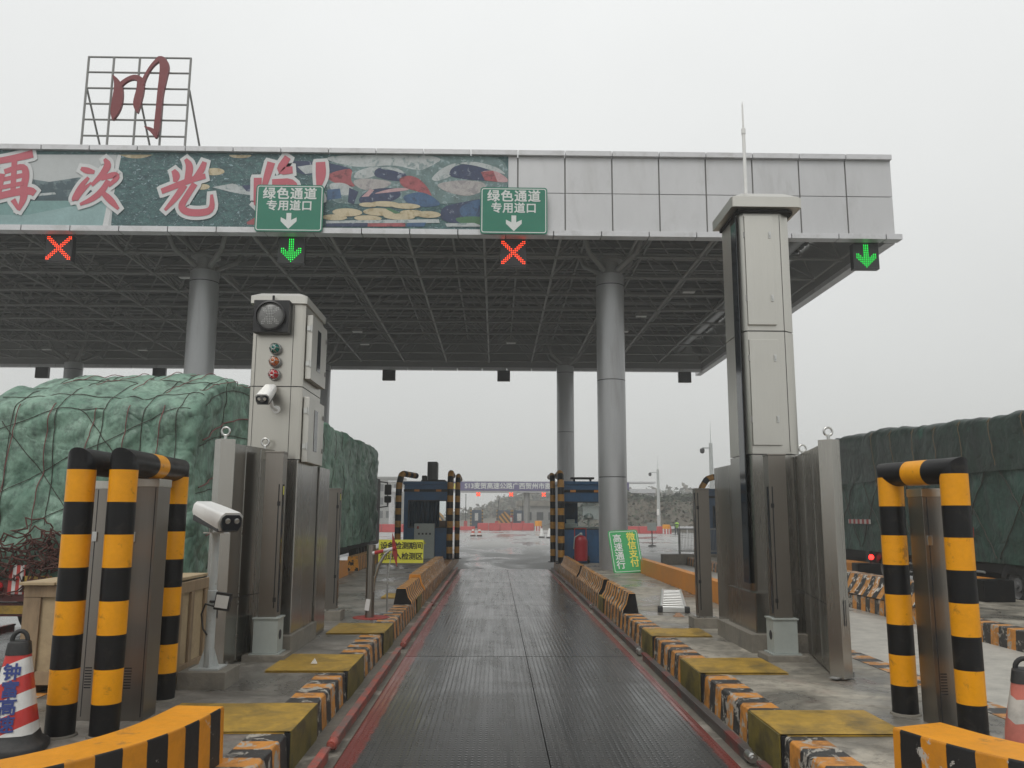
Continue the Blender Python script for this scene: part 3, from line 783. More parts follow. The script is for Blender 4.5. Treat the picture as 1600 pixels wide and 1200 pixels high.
# picker on the left
flat(b, [(230, 130), (300, 120), (440, 130), (560, 160), (550, 185), (430, 185), (300, 190)], pNavy); flat(b, [(290, 150), (360, 140), (420, 175), (330, 185)], pPale)
flat(b, [(445, 180), (560, 152), (548, 215), (580, 248), (500, 240), (430, 205)], pRed)
flat(b, [(440, 230), (520, 225), (570, 260), (550, 290), (470, 280)], pPale); flat(b, [(440, 260), (500, 255), (510, 300), (440, 310)], pBlue); flat(b, [(545, 250), (590, 270), (570, 330), (540, 320)], pNavy)
# middle picker
flat(b, [(560, 205), (575, 172), (650, 148), (700, 150), (680, 190), (620, 208)], pPale); flat(b, [(660, 195), (668, 160), (720, 148), (790, 160), (825, 195), (815, 220), (740, 218)], pNavy); flat(b, [(690, 152), (760, 150), (815, 178), (800, 182), (750, 165), (700, 162)], pPale)
flat(b, [(565, 212), (640, 205), (740, 218), (750, 235), (690, 262), (610, 262), (565, 235)], pFace)
flat(b, [(590, 300), (650, 255), (780, 250), (800, 290), (740, 322), (600, 330)], pNavy); flat(b, [(605, 295), (645, 258), (665, 262), (640, 292)], pPink); flat(b, [(650, 282), (740, 255), (830, 250), (835, 262), (745, 272)], pPink)
flat(b, [(780, 205), (830, 190), (880, 205), (925, 250), (950, 298), (900, 275), (800, 248)], pRed)
flat(b, [(800, 290), (880, 268), (940, 285), (1000, 335), (900, 345), (820, 322)], pBlue)
# right picker
flat(b, [(935, 208), (985, 160), (1050, 130), (1085, 140), (1050, 190), (965, 222)], pPale); flat(b, [(1020, 195), (1040, 150), (1110, 132), (1190, 142), (1245, 185), (1240, 218), (1110, 212)], pNavy); flat(b, [(1060, 132), (1150, 122), (1260, 150), (1310, 190), (1250, 172), (1150, 142)], pPale)
flat(b, [(1170, 172), (1250, 165), (1312, 205), (1312, 225), (1250, 222)], pPink); flat(b, [(1180, 175), (1240, 168), (1262, 222), (1200, 215)], pRed)
flat(b, [(955, 232), (1080, 212), (1200, 222), (1208, 260), (1120, 295), (1010, 270)], pFace)
flat(b, [(990, 345), (1060, 325), (1200, 300), (1312, 300), (1312, 440), (1100, 430), (985, 405)], pNavy); flat(b, [(1070, 350), (1140, 310), (1240, 300), (1240, 400), (1100, 400)], pBlue); flat(b, [(1050, 395), (1130, 385), (1230, 392), (1230, 425), (1090, 425)], pGreen)
# heap of fruit and the cloth under it
for cx, cy, rx, ry in ((720, 328, 70, 13), (640, 332, 45, 11), (820, 338, 70, 13), (540, 368, 72, 19), (690, 366, 74, 18), (850, 372, 60, 16), (930, 378, 60, 16), (480, 392, 60, 14), (640, 396, 66, 14), (790, 388, 76, 15)):
    flat(b, ell(cx, cy, rx, ry, .03), pCream)
flat(b, [(735, 345), (800, 372), (770, 375), (725, 352)], pGreen); flat(b, [(440, 408), (980, 400), (985, 418), (440, 420)], pPale); flat(b, [(440, 420), (640, 418), (640, 436), (440, 438)], pNavy); flat(b, [(640, 420), (820, 418), (820, 438), (640, 438)], pRed); flat(b, [(830, 418), (920, 416), (910, 438), (825, 438)], pBlue); flat(b, [(1010, 420), (1150, 418), (1200, 440), (1020, 440)], pPale)
b.build('picture', [M[k] for k in PM], ban, smooth=False)
# brush lettering, hand drawn: grid of the first close-up
G1 = Matrix(((.2833 * .018735, 0, 0, -14.43), (0, 0, -1, 0), (0, -.2833 * .01995, 0, 12.617 + (246 - 60) * .01995 - .05), (0, 0, 0, 1)))
chars = {
 'zai': [[(-60, 735, 26), (60, 712, 30), (145, 688, 34)], [(0, 790, 22), (100, 752, 26), (122, 800, 30), (112, 880, 30)], [(-30, 838, 18), (110, 806, 20)], [(48, 722, 24), (58, 900, 22)], [(-60, 935, 28), (60, 902, 30), (150, 888, 34), (178, 905, 26)], [(114, 870, 30), (122, 930, 32), (98, 998, 12)], [(98, 990, 14), (62, 940, 22)], [(-10, 800, 24), (-20, 920, 24)], [(-30, 880, 18), (110, 850, 18)]],
 'ci': [[(415, 766, 14), (450, 778, 30), (492, 786, 14)], [(462, 815, 14), (425, 862, 24), (398, 935, 34), (400, 942, 20)], [(398, 935, 24), (440, 880, 18), (480, 842, 8)], [(540, 712, 12), (566, 745, 34), (535, 800, 26), (482, 858, 14)], [(530, 822, 16), (600, 796, 28), (622, 812, 26), (575, 862, 12)], [(572, 830, 22), (542, 890, 28), (490, 935, 24), (428, 962, 12)], [(535, 888, 16), (590, 935, 32), (640, 985, 12)]],
 'guang': [[(985, 708, 14), (1014, 745, 34), (1004, 830, 28)], [(922, 770, 18), (944, 800, 36), (936, 835, 16)], [(1092, 722, 20), (1075, 775, 32), (1030, 825, 14)], [(866, 886, 24), (950, 852, 26), (1040, 815, 26), (1102, 800, 22)], [(990, 850, 28), (952, 915, 28), (892, 988, 12)], [(1046, 842, 26), (1004, 915, 26), (976, 968, 30), (1010, 998, 30), (1090, 1002, 30), (1152, 985, 28), (1142, 900, 12)]],
 'lin': [[(1390, 806, 34), (1394, 940, 32), (1380, 955, 10)], [(1460, 720, 34), (1440, 800, 30), (1425, 870, 20)], [(1550, 690, 30), (1500, 770, 34), (1580, 760, 30)], [(1470, 830, 26), (1600, 820, 26), (1600, 930, 26)], [(1475, 850, 24), (1475, 950, 24)], [(1475, 930, 22), (1600, 930, 22)], [(1535, 830, 20), (1535, 930, 20)]],
 'mark': [[(1732, 715, 40), (1738, 790, 46), (1728, 850, 20)], [(1728, 905, 34), (1734, 925, 34)]]}
for name, st in chars.items():
    for grow, mat, dy in ((19, 'print_white', .026), (0, 'char_pink', .036)):
        b = MB()
        for k, s_ in enumerate(st): b.stroke([(x_, y_, w_ * 1.3) for x_, y_, w_ in s_], .004, T(0, yb - dy - .0007 * k, 0) @ G1, grow=grow)
        b.build('lettering_outline' if grow else 'lettering', mat, ban, fixn=True, smooth=False)

# ------------------------------------------------------------------ rooftop character on its frame
t = thing('rooftop_sign', 'single dark red brush character on a steel grid frame above the canopy edge', 'sign', (-11.2, 24.2, 12.66))
b = MB(); fx = (-12.78, -12.0, -11.2, -10.4, -9.62); fz = (12.66, 13.42, 13.95, 14.47, 14.99, 15.52, 16.03)
for x in fx: b.tube([(x, 24.2, 12.4), (x, 24.2, 16.03)], .035, 6)
for z in fz[1:]: b.tube([(-12.8, 24.2, z), (-9.6, 24.2, z)], .03, 6)
b.build('frame', 'frame', t)
for x in (fx[0], fx[2], fx[4]):
    b = MB(); b.tube([(x, 24.25, 14.99), (x + .15, 25.9, 12.4)], .035, 6); b.build('brace', 'frame', t)
b = MB()
G2 = Matrix(((.2833 * .0193, 0, 0, -15.03), (0, 0, -1, 0), (0, -.2833 * .0212, 0, 12.74 + (235 - 60) * .0212), (0, 0, 0, 1)))
for k, st in enumerate([[(568, 184, 6), (592, 215, 30), (606, 260, 52), (604, 330, 62), (594, 385, 50), (586, 428, 6)], [(605, 245, 26), (640, 208, 20), (690, 188, 26), (728, 208, 34), (735, 235, 30)],
        [(728, 205, 34), (728, 265, 44), (716, 325, 46), (716, 355, 38), (722, 388, 6)], [(735, 232, 22), (752, 180, 16), (782, 125, 16), (818, 90, 24)], [(812, 82, 12), (838, 92, 40), (856, 130, 54), (852, 180, 46), (842, 280, 34), (838, 400, 30), (836, 475, 34), (835, 524, 10)], [(838, 505, 34), (805, 478, 22), (768, 464, 3)]]):
    b.stroke(st, .10, T(0, 24.05 - .004 * k, 0) @ G2)
b.build('character', 'char_red', t, smooth=False)

# ------------------------------------------------------------------ green hanging signs
def rrect(w, h, r, n=5):
    p = []
    for cx, cy, a in ((w / 2 - r, h / 2 - r, 0), (-w / 2 + r, h / 2 - r, 90), (-w / 2 + r, -h / 2 + r, 180), (w / 2 - r, -h / 2 + r, 270)):
        p += [(cx + r * math.cos(R(a + 90 * k / n)), cy + r * math.sin(R(a + 90 * k / n))) for k in range(n + 1)]
    return p
def lane_sign(x, label):
    w, h, z, y = 1.96, 1.42, 10.74, 23.10
    t = thing('lane_sign', label, 'sign', (x, y, z - h / 2), 'green lane signs on the canopy front')
    F = T(x, y, z) @ FACE
    b = MB(); b.prism(rrect(w, h, .09), .03, F); b.build('panel', 'sign_g', t)
    b = MB(); o, i_ = rrect(w - .07, h - .07, .07), rrect(w - .12, h - .12, .05)
    v1 = [b.bm.verts.new(F @ Vector((p[0], p[1], .003))) for p in o]; v2 = [b.bm.verts.new(F @ Vector((p[0], p[1], .003))) for p in i_]
    for k in range(len(o)): b.bm.faces.new((v1[k], v1[(k + 1) % len(o)], v2[(k + 1) % len(o)], v2[k]))
    b.build('border', 'sign_w', t, fixn=False)
    text('绿色通道', .375, 'sign_w', t, F @ T(0, .42, .004), bold=.008, space=1.12); text('专用道口', .33, 'sign_w', t, F @ T(0, .06, .004), bold=.007, space=1.05)
    b = MB(); b.prism([(-.07, -.15), (-.07, -.36), (-.23, -.28), (-.23, -.40), (0, -.63), (.23, -.40), (.23, -.28), (.07, -.36), (.07, -.15)], .003, F @ T(0, 0, .006)); b.build('arrow', 'sign_w', t)
    for dx in (-.6, .6):
        b = MB(); b.box((x + dx - .03, y + .035, z - .6), (x + dx + .03, CY0 - .125, z - .54)); b.box((x + dx - .03, y + .035, z + .45), (x + dx + .03, CY0 - .02, z + .5)); b.build('bracket', 'frame', t)
lane_sign(-6.05, 'green sign board over the lane with a green arrow signal, covering part of the banner')
lane_sign(.48, 'green sign board at the right end of the banner, above a red cross signal')

# ------------------------------------------------------------------ LED lane signals
def signal(x, kind, label, y=23.62, ztop=10.02):
    t = thing('lane_signal', label, 'lane signal', (x, y, ztop - .74), 'LED lane signals under the canopy front')
    b = MB(); b.box((x - .39, y, ztop - .78), (x + .39, y + .22, ztop), bev=.012); b.tube([(x - .2, y + .1, ztop), (x - .2, y + .1, 10.33)], .02, 6); b.tube([(x + .2, y + .1, ztop), (x + .2, y + .1, 10.33)], .02, 6)
    b.build('housing', 'blackp', t)
    b = MB(); b.box((x - .35, y - .012, ztop - .01), (x + .35, y - .001, ztop + .02)); b.box((x - .37, y - .10, ztop - .004), (x + .37, y - .002, ztop + .008)); b.build('visor', 'blackp', t)
    b = MB(); c = .056
    for i in range(-6, 7):
        for j in range(-6, 7):
            on = abs(abs(i) - abs(j)) <= 1 if kind == 'x' else ((abs(i) <= 1 and j >= -5) or (j <= 1 and j - (-6) >= abs(i) - 0 and j - (-6) <= abs(i) + 3))
            if kind == 'a' and abs(i) > 5: on = False
            if on:
                p = Vector((x + i * c, y - .006, ztop - .385 + j * c))
                b.lathe([(.0165, 0), (.0165, .006), (.009, .014)], 6, p, axis='Y')
    b.build('dot_matrix', 'led_r' if kind == 'x' else 'led_g', t, smooth=False)
signal(-12.85, 'x', 'lit red cross lane signal at the far left under the banner')
signal(-6.07, 'a', 'lit green arrow lane signal under the left green sign')
signal(.48, 'x', 'lit red cross lane signal under the right green sign')
signal(11.02, 'a', 'lit green arrow lane signal at the right corner of the canopy')
for x, lab in ((-25.4, 'black signal box hanging at the rear canopy edge, leftmost of five'), (-18.9, 'black signal box hanging at the rear canopy edge left of the left front column'), (-6.05, 'black signal box hanging at the rear canopy edge right of the traffic light tower'), (.42, 'black signal box hanging at the rear canopy edge over the middle lane'), (10.7, 'black signal box hanging at the rear canopy edge near the right corner')):
    t = thing('signal_box', lab, 'signal box', (x, 46.2, 9.42), 'black signal boxes at the rear of the canopy')
    b = MB(); b.box((x - .36, 46.1, 9.42), (x + .36, 46.32, 10.02), bev=.01); b.tube([(x, 46.2, 10.0), (x, 46.2, 10.4)], .03, 6); b.build('housing', 'blackp', t)
    b = MB(); b.box((x - .30, 46.321, 9.47), (x + .30, 46.33, 9.97)); b.build('panel', 'darkgap', t)

# ------------------------------------------------------------------ inspection towers
def eye(b, p, r=.045):
    p = Vector(p); b.tube([p, p + Vector((0, 0, .05))], .018, 8)
    b.tube([p + Vector((r * math.cos(a), 0, .05 + r + r * math.sin(a))) for a in [2 * math.pi * k / 20 for k in range(21)]], .013, 8, caps=False)
def octo(x0, x1, y0, y1, cl, cr):
    return [(x0 + cl, y0), (x1 - cr, y0), (x1, y0 + cr * .8), (x1, y1), (x0, y1), (x0, y0 + cl * 1.5)]
def vprism(b, poly, z0, z1, mi=0, bev=0):
    b.prism(poly, z1 - z0, T(0, 0, z1), mi)
def wall_panel(b, p0, p1, z0, z1, th):
    d = (Vector(p1) - Vector(p0)); d.normalize(); n = Vector((-d.y, d.x)) * th / 2
    q = [Vector(p0) - n, Vector(p1) - n, Vector(p1) + n, Vector(p0) + n]
    b.prism([(v.x, v.y) for v in q], z1 - z0, T(0, 0, z1))

# tall tower on the right island
tr = thing('scanner_tower', 'tall stainless scanner tower with hatch doors and a thin rod on top', 'scanner tower', (3.62, 10.7, I), 'stainless vehicle scanner towers')
b = MB(); b.box((3.14, 10.42, I - .01), (4.1, 12.0, .52), bev=.012); b.build('plinth', 'concrete', tr)
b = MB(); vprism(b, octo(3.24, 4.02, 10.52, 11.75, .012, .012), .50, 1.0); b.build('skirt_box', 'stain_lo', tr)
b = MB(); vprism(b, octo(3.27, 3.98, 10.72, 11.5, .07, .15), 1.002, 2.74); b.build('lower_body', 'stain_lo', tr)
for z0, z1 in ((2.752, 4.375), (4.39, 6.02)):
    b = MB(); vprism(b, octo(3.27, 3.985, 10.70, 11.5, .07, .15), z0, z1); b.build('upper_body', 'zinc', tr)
b = MB(); b.box((3.255, 10.79, 1.1), (3.268, 11.02, 6.0)); b.build('side_strip', 'glass', tr)
b = MB(); b.box((3.828, 10.6925, 2.78), (3.832, 10.6995, 6.0)); b.box((3.30, 10.692, 4.379), (3.84, 10.70, 4.386)); b.build('panel_joint', 'darkgap', tr)
b = MB()
o_ = octo(3.15, 4.10, 10.55, 11.55, .02, .05); vprism(b, o_, 6.06, 6.20)
i_ = octo(3.32, 3.96, 10.72, 11.42, .02, .05)
va = [b.bm.verts.new((x, y, 6.2005)) for x, y in o_]; vb = [b.bm.verts.new((x, y, 6.31)) for x, y in i_]
for k in range(6): b.bm.faces.new((va[k], va[(k + 1) % 6], vb[(k + 1) % 6], vb[k]))
b.bm.faces.new(vb); b.build('cap', 'zinc', tr)
b = MB(); vprism(b, octo(3.24, 4.03, 10.65, 11.52, .02, .1), 6.022, 6.059); b.build('cap_shadow_gap', 'darkgap', tr)
b = MB(); b.tube([(3.52, 11.1, 6.3), (3.52, 11.1, 7.42)], .024, 10); b.tube([(3.52, 11.1, 7.40), (3.52, 11.1, 7.80), (3.52, 11.1, 7.86)], [.014, .012, .002], 8); b.tube([(3.52, 11.1, 7.36), (3.52, 11.1, 7.44)], .03, 10); b.build('lightning_rod', 'whitep', tr)
for z0, z1 in ((4.46, 5.97), (2.86, 4.26)):
    b = MB(); b.box((3.34, 10.655, z0), (3.725, 10.698, z1), bev=.006); d = b.build('hatch_door', 'zinc', tr)
    for zz in (z0 + .24 * (z1 - z0) + .0, z0 + .82 * (z1 - z0)):
        b = MB(); b.box((3.655, 10.642, zz - .045), (3.69, 10.656, zz + .045), bev=.004); b.box((3.663, 10.630, zz - .02), (3.682, 10.644, zz + .03), bev=.003); b.build('latch', 'ring', d)
        b = MB(); b.tube([(3.33, 10.66, zz - .04), (3.33, 10.66, zz + .04)], .012, 8); b.build('hinge', 'frame', d)
def wing(parent, p0, p1, z0, z1, th, endpost=None, ang=0, rings=True, joints=True):
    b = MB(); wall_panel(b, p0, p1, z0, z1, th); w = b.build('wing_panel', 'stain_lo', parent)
    d = (Vector(p1) - Vector(p0)).normalized(); L = (Vector(p1) - Vector(p0)).length; n = Vector((-d.y, d.x))
    if joints:
        b = MB()
        for f in (.33, .66):
            for sg in (-1, 1):
                q = Vector(p0) + d * L * f + n * sg * (th / 2 + .002); b.box((q.x - .003, q.y - .003, z0 + .02), (q.x + .003, q.y + .003, z1 - .02))
        b.build('panel_joint', 'ring', w)
        b = MB()
        for sg in (-1, 1):
            q0 = Vector(p0) + n * sg * (th / 2 + .001); q1 = Vector(p1) + n * sg * (th / 2 + .001)
            wall_panel(b, q0, q1, 1.02, 1.028, .003)
        b.build('panel_joint', 'darkgap', w)
    if endpost:
        c = Vector(p1); b = MB()
        b.box((c.x - endpost[0] / 2, c.y - endpost[1] / 2, z0), (c.x + endpost[0] / 2, c.y + endpost[1] / 2, z1 + .04), bev=.006, rot=(ang, 'Z'))
        e = b.build('end_post', 'stain_end', parent)
        b = MB(); b.box((c.x - .15, c.y - .02, z0 - .0), (c.x + .17, c.y + .07, z0 + .012), bev=.003, rot=(ang, 'Z')); b.tube([(c.x + .14, c.y + .03, z0), (c.x + .14, c.y + .03, z0 + .05)], .012, 6); b.build('foot_bracket', 'frame', e)
        b = MB()
        for k in range(5): b.box((c.x + endpost[0] / 2 - .1 + k * .016, c.y - endpost[1] / 2 - .003, z0 + .52), (c.x + endpost[0] / 2 - .093 + k * .016, c.y - endpost[1] / 2 + .001, z0 + .78))
        b.build('vent_slots', 'darkgap', e)
        if rings:
            b = MB(); eye(b, (c.x, c.y, z1 + .035)); b.build('lifting_ring', 'ring', e)
    if rings:
        q = Vector(p0) + d * L * .12; b = MB(); eye(b, (q.x, q.y, z1 - .005)); b.build('lifting_ring', 'ring', w)
wing(tr, (3.97, 10.75), (3.56, 8.78), I + .02, 2.72, .13, (.16, .16), R(36))
wing(tr, (3.36, 11.55), (3.36, 12.5), .31, 2.66, .12, None, rings=False, joints=False)

# shorter tower on the left island
tl = thing('scanner_tower', 'shorter stainless scanner tower with a round traffic light and coloured caged lamps', 'scanner tower', (-2.8, 10.45, I), 'stainless vehicle scanner towers')
b = MB(); b.box((-3.2, 10.25, I - .01), (-2.42, 11.7, .52), bev=.012); b.build('plinth', 'concrete', tl)
b = MB(); vprism(b, octo(-3.13, -2.46, 10.38, 11.55, .012, .012), .521, 2.62); b.build('lower_body', 'stain_lo', tl)
for z0, z1 in ((2.632, 3.54), (3.552, 4.615)):
    b = MB(); vprism(b, octo(-3.11, -2.455, 10.40, 11.5, .01, .05), z0, z1); b.build('upper_body', 'stain', tl)
b = MB(); b.box((-2.596, 10.3925, 2.66), (-2.592, 10.3995, 4.6)); b.box((-3.06, 10.3925, 2.66), (-3.057, 10.3995, 4.6)); b.box((-3.10, 10.393, 3.542), (-2.51, 10.40, 3.550)); b.build('panel_joint', 'darkgap', tl)
b = MB(); o_ = octo(-3.15, -2.43, 10.36, 11.54, .01, .03); vprism(b, o_, 4.617, 4.715)
va = [b.bm.verts.new((x, y, 4.7155)) for x, y in o_]; vb = [b.bm.verts.new((x, y, 4.77)) for x, y in octo(-3.05, -2.53, 10.46, 11.44, .01, .03)]
for k in range(6): b.bm.faces.new((va[k], va[(k + 1) % 6], vb[(k + 1) % 6], vb[k]))
b.bm.faces.new(vb); b.build('cap', 'zinc', tl)
for z0, z1 in ((3.66, 4.50), (2.60, 3.43)):
    b = MB(); b.box((-2.45, 10.50, z0), (-2.375, 11.42, z1), bev=.008); d = b.build('hatch_door', 'zinc', tl)
    b = MB(); b.box((-2.374, 10.82, z0 + .16), (-2.370, 11.02, z1 - .13), bev=.001); b.build('window_slot', 'glass', d)
    for zz in (z0 + .2, z1 - .18):
        b = MB(); b.tube([(-2.385, 10.487, zz - .045), (-2.385, 10.487, zz + .045)], .014, 8); b.box((-2.44, 10.478, zz - .03), (-2.39, 10.496, zz + .03)); b.build('hinge', 'ring', d)
        b = MB(); b.box((-2.374, 11.34, zz - .03), (-2.362, 11.37, zz + .03), bev=.003); b.build('latch', 'frame', d)
b = MB(); b.box((-3.155, 10.6, 3.62), (-3.115, 11.3, 4.45), bev=.008); b.build('side_hatch', 'zinc', tl)
wing(tl, (-2.82, 10.40), (-3.04, 9.36), I + .02, 2.74, .13, (.17, .17), R(40))
wing(tl, (-2.50, 11.6), (-2.50, 12.3), .31, 2.6, .12, None, rings=False, joints=False)
# traffic light, caged lamps, camera: hung on the tower
t = thing('traffic_light', 'black square box with one round grey unlit lens high on the left tower', 'traffic light', (-2.85, 10.2, 4.2))
b = MB(); b.box((-3.07, 10.24, 4.21), (-2.62, 10.36, 4.63), bev=.012); b.box((-2.9, 10.36, 4.3), (-2.78, 10.398, 4.5)); b.tube([(-2.84, 10.3, 4.63), (-2.84, 10.3, 4.70)], .016, 6); b.build('housing', 'blackp', t)
b = MB(); b.lathe([(.185, 0), (.19, .03), (.19, .045), (.172, .05), (.172, .02)], 32, (-2.85, 10.238, 4.42), axis='Y', caps=False); b.build('visor_ring', 'blackp', t)
b = MB(); b.lathe([(.170, 0), (.168, .012), (.12, .03), (.06, .038), (.0005, .04)], 32, (-2.85, 10.236, 4.42), axis='Y', caps=False); ln = b.build('lens', 'lens_w', t)
b = MB()
for i in range(-7, 8):
    for j in range(-7, 8):
        rr = math.hypot(i, j)
        if rr < 7.3 and (abs(abs(i) - abs(j)) <= 1 or (abs(i) <= 1 and abs(j) < 6)):
            p = (-2.85 + i * .0205, 10.224 - .03 * (1 - (rr / 7.6) ** 2), 4.42 + j * .0205); b.lathe([(.006, 0), (.0055, .006)], 6, p, axis='Y')
b.build('dot_matrix', 'ring', ln, smooth=False)
for z, mm, nm in ((4.02, 'lens_g', 'green'), (3.855, 'lens_o', 'orange'), (3.69, 'lens_r', 'red')):
    t = thing('caged_lamp', 'round %s lamp in a wire cage on the left tower' % nm, 'lamp', (-2.80, 10.39, z - .07), 'caged signal lamps on the left tower')
    c = (-2.80, 10.398, z)
    b = MB(); b.lathe([(.075, 0), (.075, .03), (.066, .035), (.066, .05)], 24, c, axis='Y'); b.build('base', 'frame', t)
    b = MB(); b.lathe([(.056, .05), (.056, .09), (.045, .12), (.022, .138), (.0005, .142)], 24, c, axis='Y', caps=False); b.build('lens', mm, t)
    b = MB()
    for k in range(6):
        a = k * math.pi / 3; b.tube([(c[0] + r_ * math.cos(a), c[1] - d_, z + r_ * math.sin(a)) for r_, d_ in ((.068, .03), (.066, .09), (.05, .14), (.026, .158))], .0045, 6)
    for r_, d_ in ((.067, .075), (.026, .158)): b.tube([(c[0] + r_ * math.cos(k * math.pi / 9), c[1] - d_, z + r_ * math.sin(k * math.pi / 9)) for k in range(19)], .0045, 6, caps=False)
    b.build('wire_cage', 'ring', t)
def camera_body(t, c, s, yaw, pitch):
    """bullet camera: white hooded shell, black face with two lenses; c = shell centre"""
    m = T(*c) @ Matrix.Rotation(yaw, 4, 'Z') @ Matrix.Rotation(pitch, 4, 'X') @ Matrix.Scale(s, 4)
    sec = [(-.105, -.02), (-.10, .05), (-.07, .08), (.07, .08), (.10, .05), (.105, -.02), (.08, -.085), (-.08, -.085)]
    b = MB()
    rings = []
    for y, sc in ((-.30, 1.03), (-.27, 1.05), (.0, 1.0), (.2, .93), (.22, .85)):
        rings.append([b.bm.verts.new(m @ Vector((x * sc, y - (.04 if z > 0 and y < -.25 else 0), z * sc))) for x, z in sec])
    for a, q in zip(rings[:-1], rings[1:]):
        for k in range(8): b.bm.faces.new((a[k], a[(k + 1) % 8], q[(k + 1) % 8], q[k]))
    b.bm.faces.new(rings[-1]); b.bm.faces.new(rings[0]); sh = b.build('shell', 'whitep', t, ang=25)
    b = MB(); va = [(x * .9, z * .84) for x, z in sec]; b.prism(va, .02, m @ T(0, -.345, -.004) @ FACE); f = b.build('face_glass', 'glass', t)
    b = MB(); b.box((-.092, -.30, -.098), (.092, .19, -.04), bev=.012); bmesh.ops.transform(b.bm, matrix=m, verts=b.bm.verts[:]); b.build('lower_shell', 'blackp', t)
    for dx in (-.042, .042):
        b = MB(); b.lathe([(.024, 0), (.024, .01), (.017, .012), (.017, .006)], 16, (dx, -.345, .012), axis='Y'); bmesh.ops.transform(b.bm, matrix=m, verts=b.bm.verts[:]); b.build('lens', 'ring', t)
    return m
t = thing('security_camera', 'small white bullet camera fixed low on the left tower front', 'camera', (-2.8, 10.25, 3.25))
camera_body(t, (-2.82, 10.16, 3.43), .80, R(2), R(26))
b = MB(); b.tube([(-2.79, 10.2, 3.36), (-2.78, 10.26, 3.27), (-2.76, 10.39, 3.25)], .022, 8); b.lathe([(.05, 0), (.05, .015)], 14, (-2.76, 10.398, 3.25), axis='Y'); b.build('bracket', 'whitep', t)

# slim light-curtain posts
def curtain_post(label, x, y, lens_side, tall_box, tilt=0.):
    t = thing('sensor_post', label, 'sensor post', (x, y, I), 'slim stainless sensor posts beside the lane')
    z0 = I + (.48 if tall_box else .16)
    b = MB(); b.box((x - .105, y - .09, z0), (x + .105, y + .10, 2.67 if tall_box else 2.35), bev=.004); b.box((x - .112, y - .097, (2.67 if tall_box else 2.35) + .001), (x + .112, y + .107, (2.67 if tall_box else 2.35) + .02), bev=.003); c = b.build('column', 'stain_dark', t)
    b = MB(); xx = x + lens_side * .107; b.box((xx - .002, y - .06, z0 + .05), (xx + .002, y - .0, 2.3)); b.box((x + lens_side * .07 - .006, y - .0935, z0 + .1), (x + lens_side * .07 + .006, y - .0905, 2.3)); b.build('lens_strip', 'glass', c)
    b = MB(); b.box((x + lens_side * .075 - .018, y - .098, 2.05), (x + lens_side * .075 + .018, y - .091, 2.10)); b.build('clip', 'blackp', c)
    b = MB(); b.box((x + lens_side * .075 - .018, y - .098, .95), (x + lens_side * .075 + .018, y - .091, 1.0)); b.build('clip', 'blackp', c)
    b = MB(); b.box((xx - .001, y - .055, 2.18), (xx + .004, y - .01, 2.28)); b.build('label', 'sign_y', c)
    if tall_box:
        b = MB(); b.box((x - .14, y - .13, I + .085), (x + .14, y + .13, z0 - .02), bev=.004); b.box((x - .155, y - .145, z0 - .019), (x + .155, y + .145, z0 - .001), bev=.003); b.box((x - .17, y - .16, I + .071), (x + .17, y + .16, I + .084)); b.build('base_box', 'greypaint', t)
        b = MB(); b.lathe([(.055, 0), (.055, .004)], 16, (x - lens_side * -.142 if False else x + (-.1405 if lens_side < 0 else .1405), y - .02, I + .28), axis='X'); b.build('cable_hole', 'darkgap', t)
        b = MB(); b.box((x - .24, y - .2, I - .01), (x + .24, y + .2, I + .07), bev=.012); b.build('plinth', 'concrete', t)
    else:
        b = MB(); b.box((x - .2, y - .18, I - .01), (x + .2, y + .2, I + .15), bev=.012); b.build('plinth', 'concrete', t)
        b = MB(); b.box((x - .14, y - .12, I + .151), (x + .14, y + .13, I + .163)); b.build('base_plate', 'ring', t)
curtain_post('slim stainless post on a grey steel box in front of the left tower', -2.62, 9.98, 1, True)
curtain_post('slim stainless post on a grey steel box in front of the tall right tower', 3.37, 9.98, -1, True)
curtain_post('slim stainless post on a low pad behind the left tower, near the stub pillar', -2.62, 13.65, 1, False)
curtain_post('slim stainless post on a concrete pad beside the ladder', 3.16, 12.8, -1, False)

# ------------------------------------------------------------------ striped guard hoops
def hoop(label, x0, y0, x1, y1, H, r=.105, group='striped guard hoops'):
    t = thing('guard_hoop', label, 'guard hoop', ((x0 + x1) / 2, (y0 + y1) / 2, I), group)
    a, c = Vector((x0, y0, 0)), Vector((x1, y1, 0)); d = (c - a); L = d.length; d.normalize()
    zb = [0, .24] + [.24 + .25 * k for k in range(1, 8)]
    pts, mi = [], []
    def add(p, m): pts.append(p); mi.append(m)
    for k, z in enumerate(zb): add(a + Vector((0, 0, I + z)), 1 if k % 2 == 0 else 0)
    rb = .10; top = H - r
    add(a + Vector((0, 0, I + top)), 1)
    mid = L / 2
    add(a + d * (mid - .12) + Vector((0, 0, I + top)), 0); add(a + d * (mid + .12) + Vector((0, 0, I + top)), 1)
    add(c + Vector((0, 0, I + top)), 1)
    zz = zb[::-1]
    for k, z in enumerate(zz): add(c + Vector((0, 0, I + z)), 0 if k % 2 == 0 else 1)
    b = MB(); b.tube(pts, r, 28, mi[:-1]); b.build('hoop', ['yellow', 'black'], t)
    for p in (a, c):
        b = MB(); b.lathe([(r + .022, I - .005), (r + .018, I + .012), (r + .002, I + .016)], 20, (p.x, p.y, 0), caps=False); b.build('footing', 'concrete', t)
hoop('black and yellow guard hoop on the far left, behind the red and white cone', -3.26, 6.62, -3.27, 7.85, 2.16)
hoop('black and yellow guard hoop next to the white camera pole', -2.93, 6.62, -2.98, 7.85, 2.16)
hoop('black and yellow guard hoop on the right beside the faded cone', 3.66, 6.58, 3.49, 7.3, 2.12)
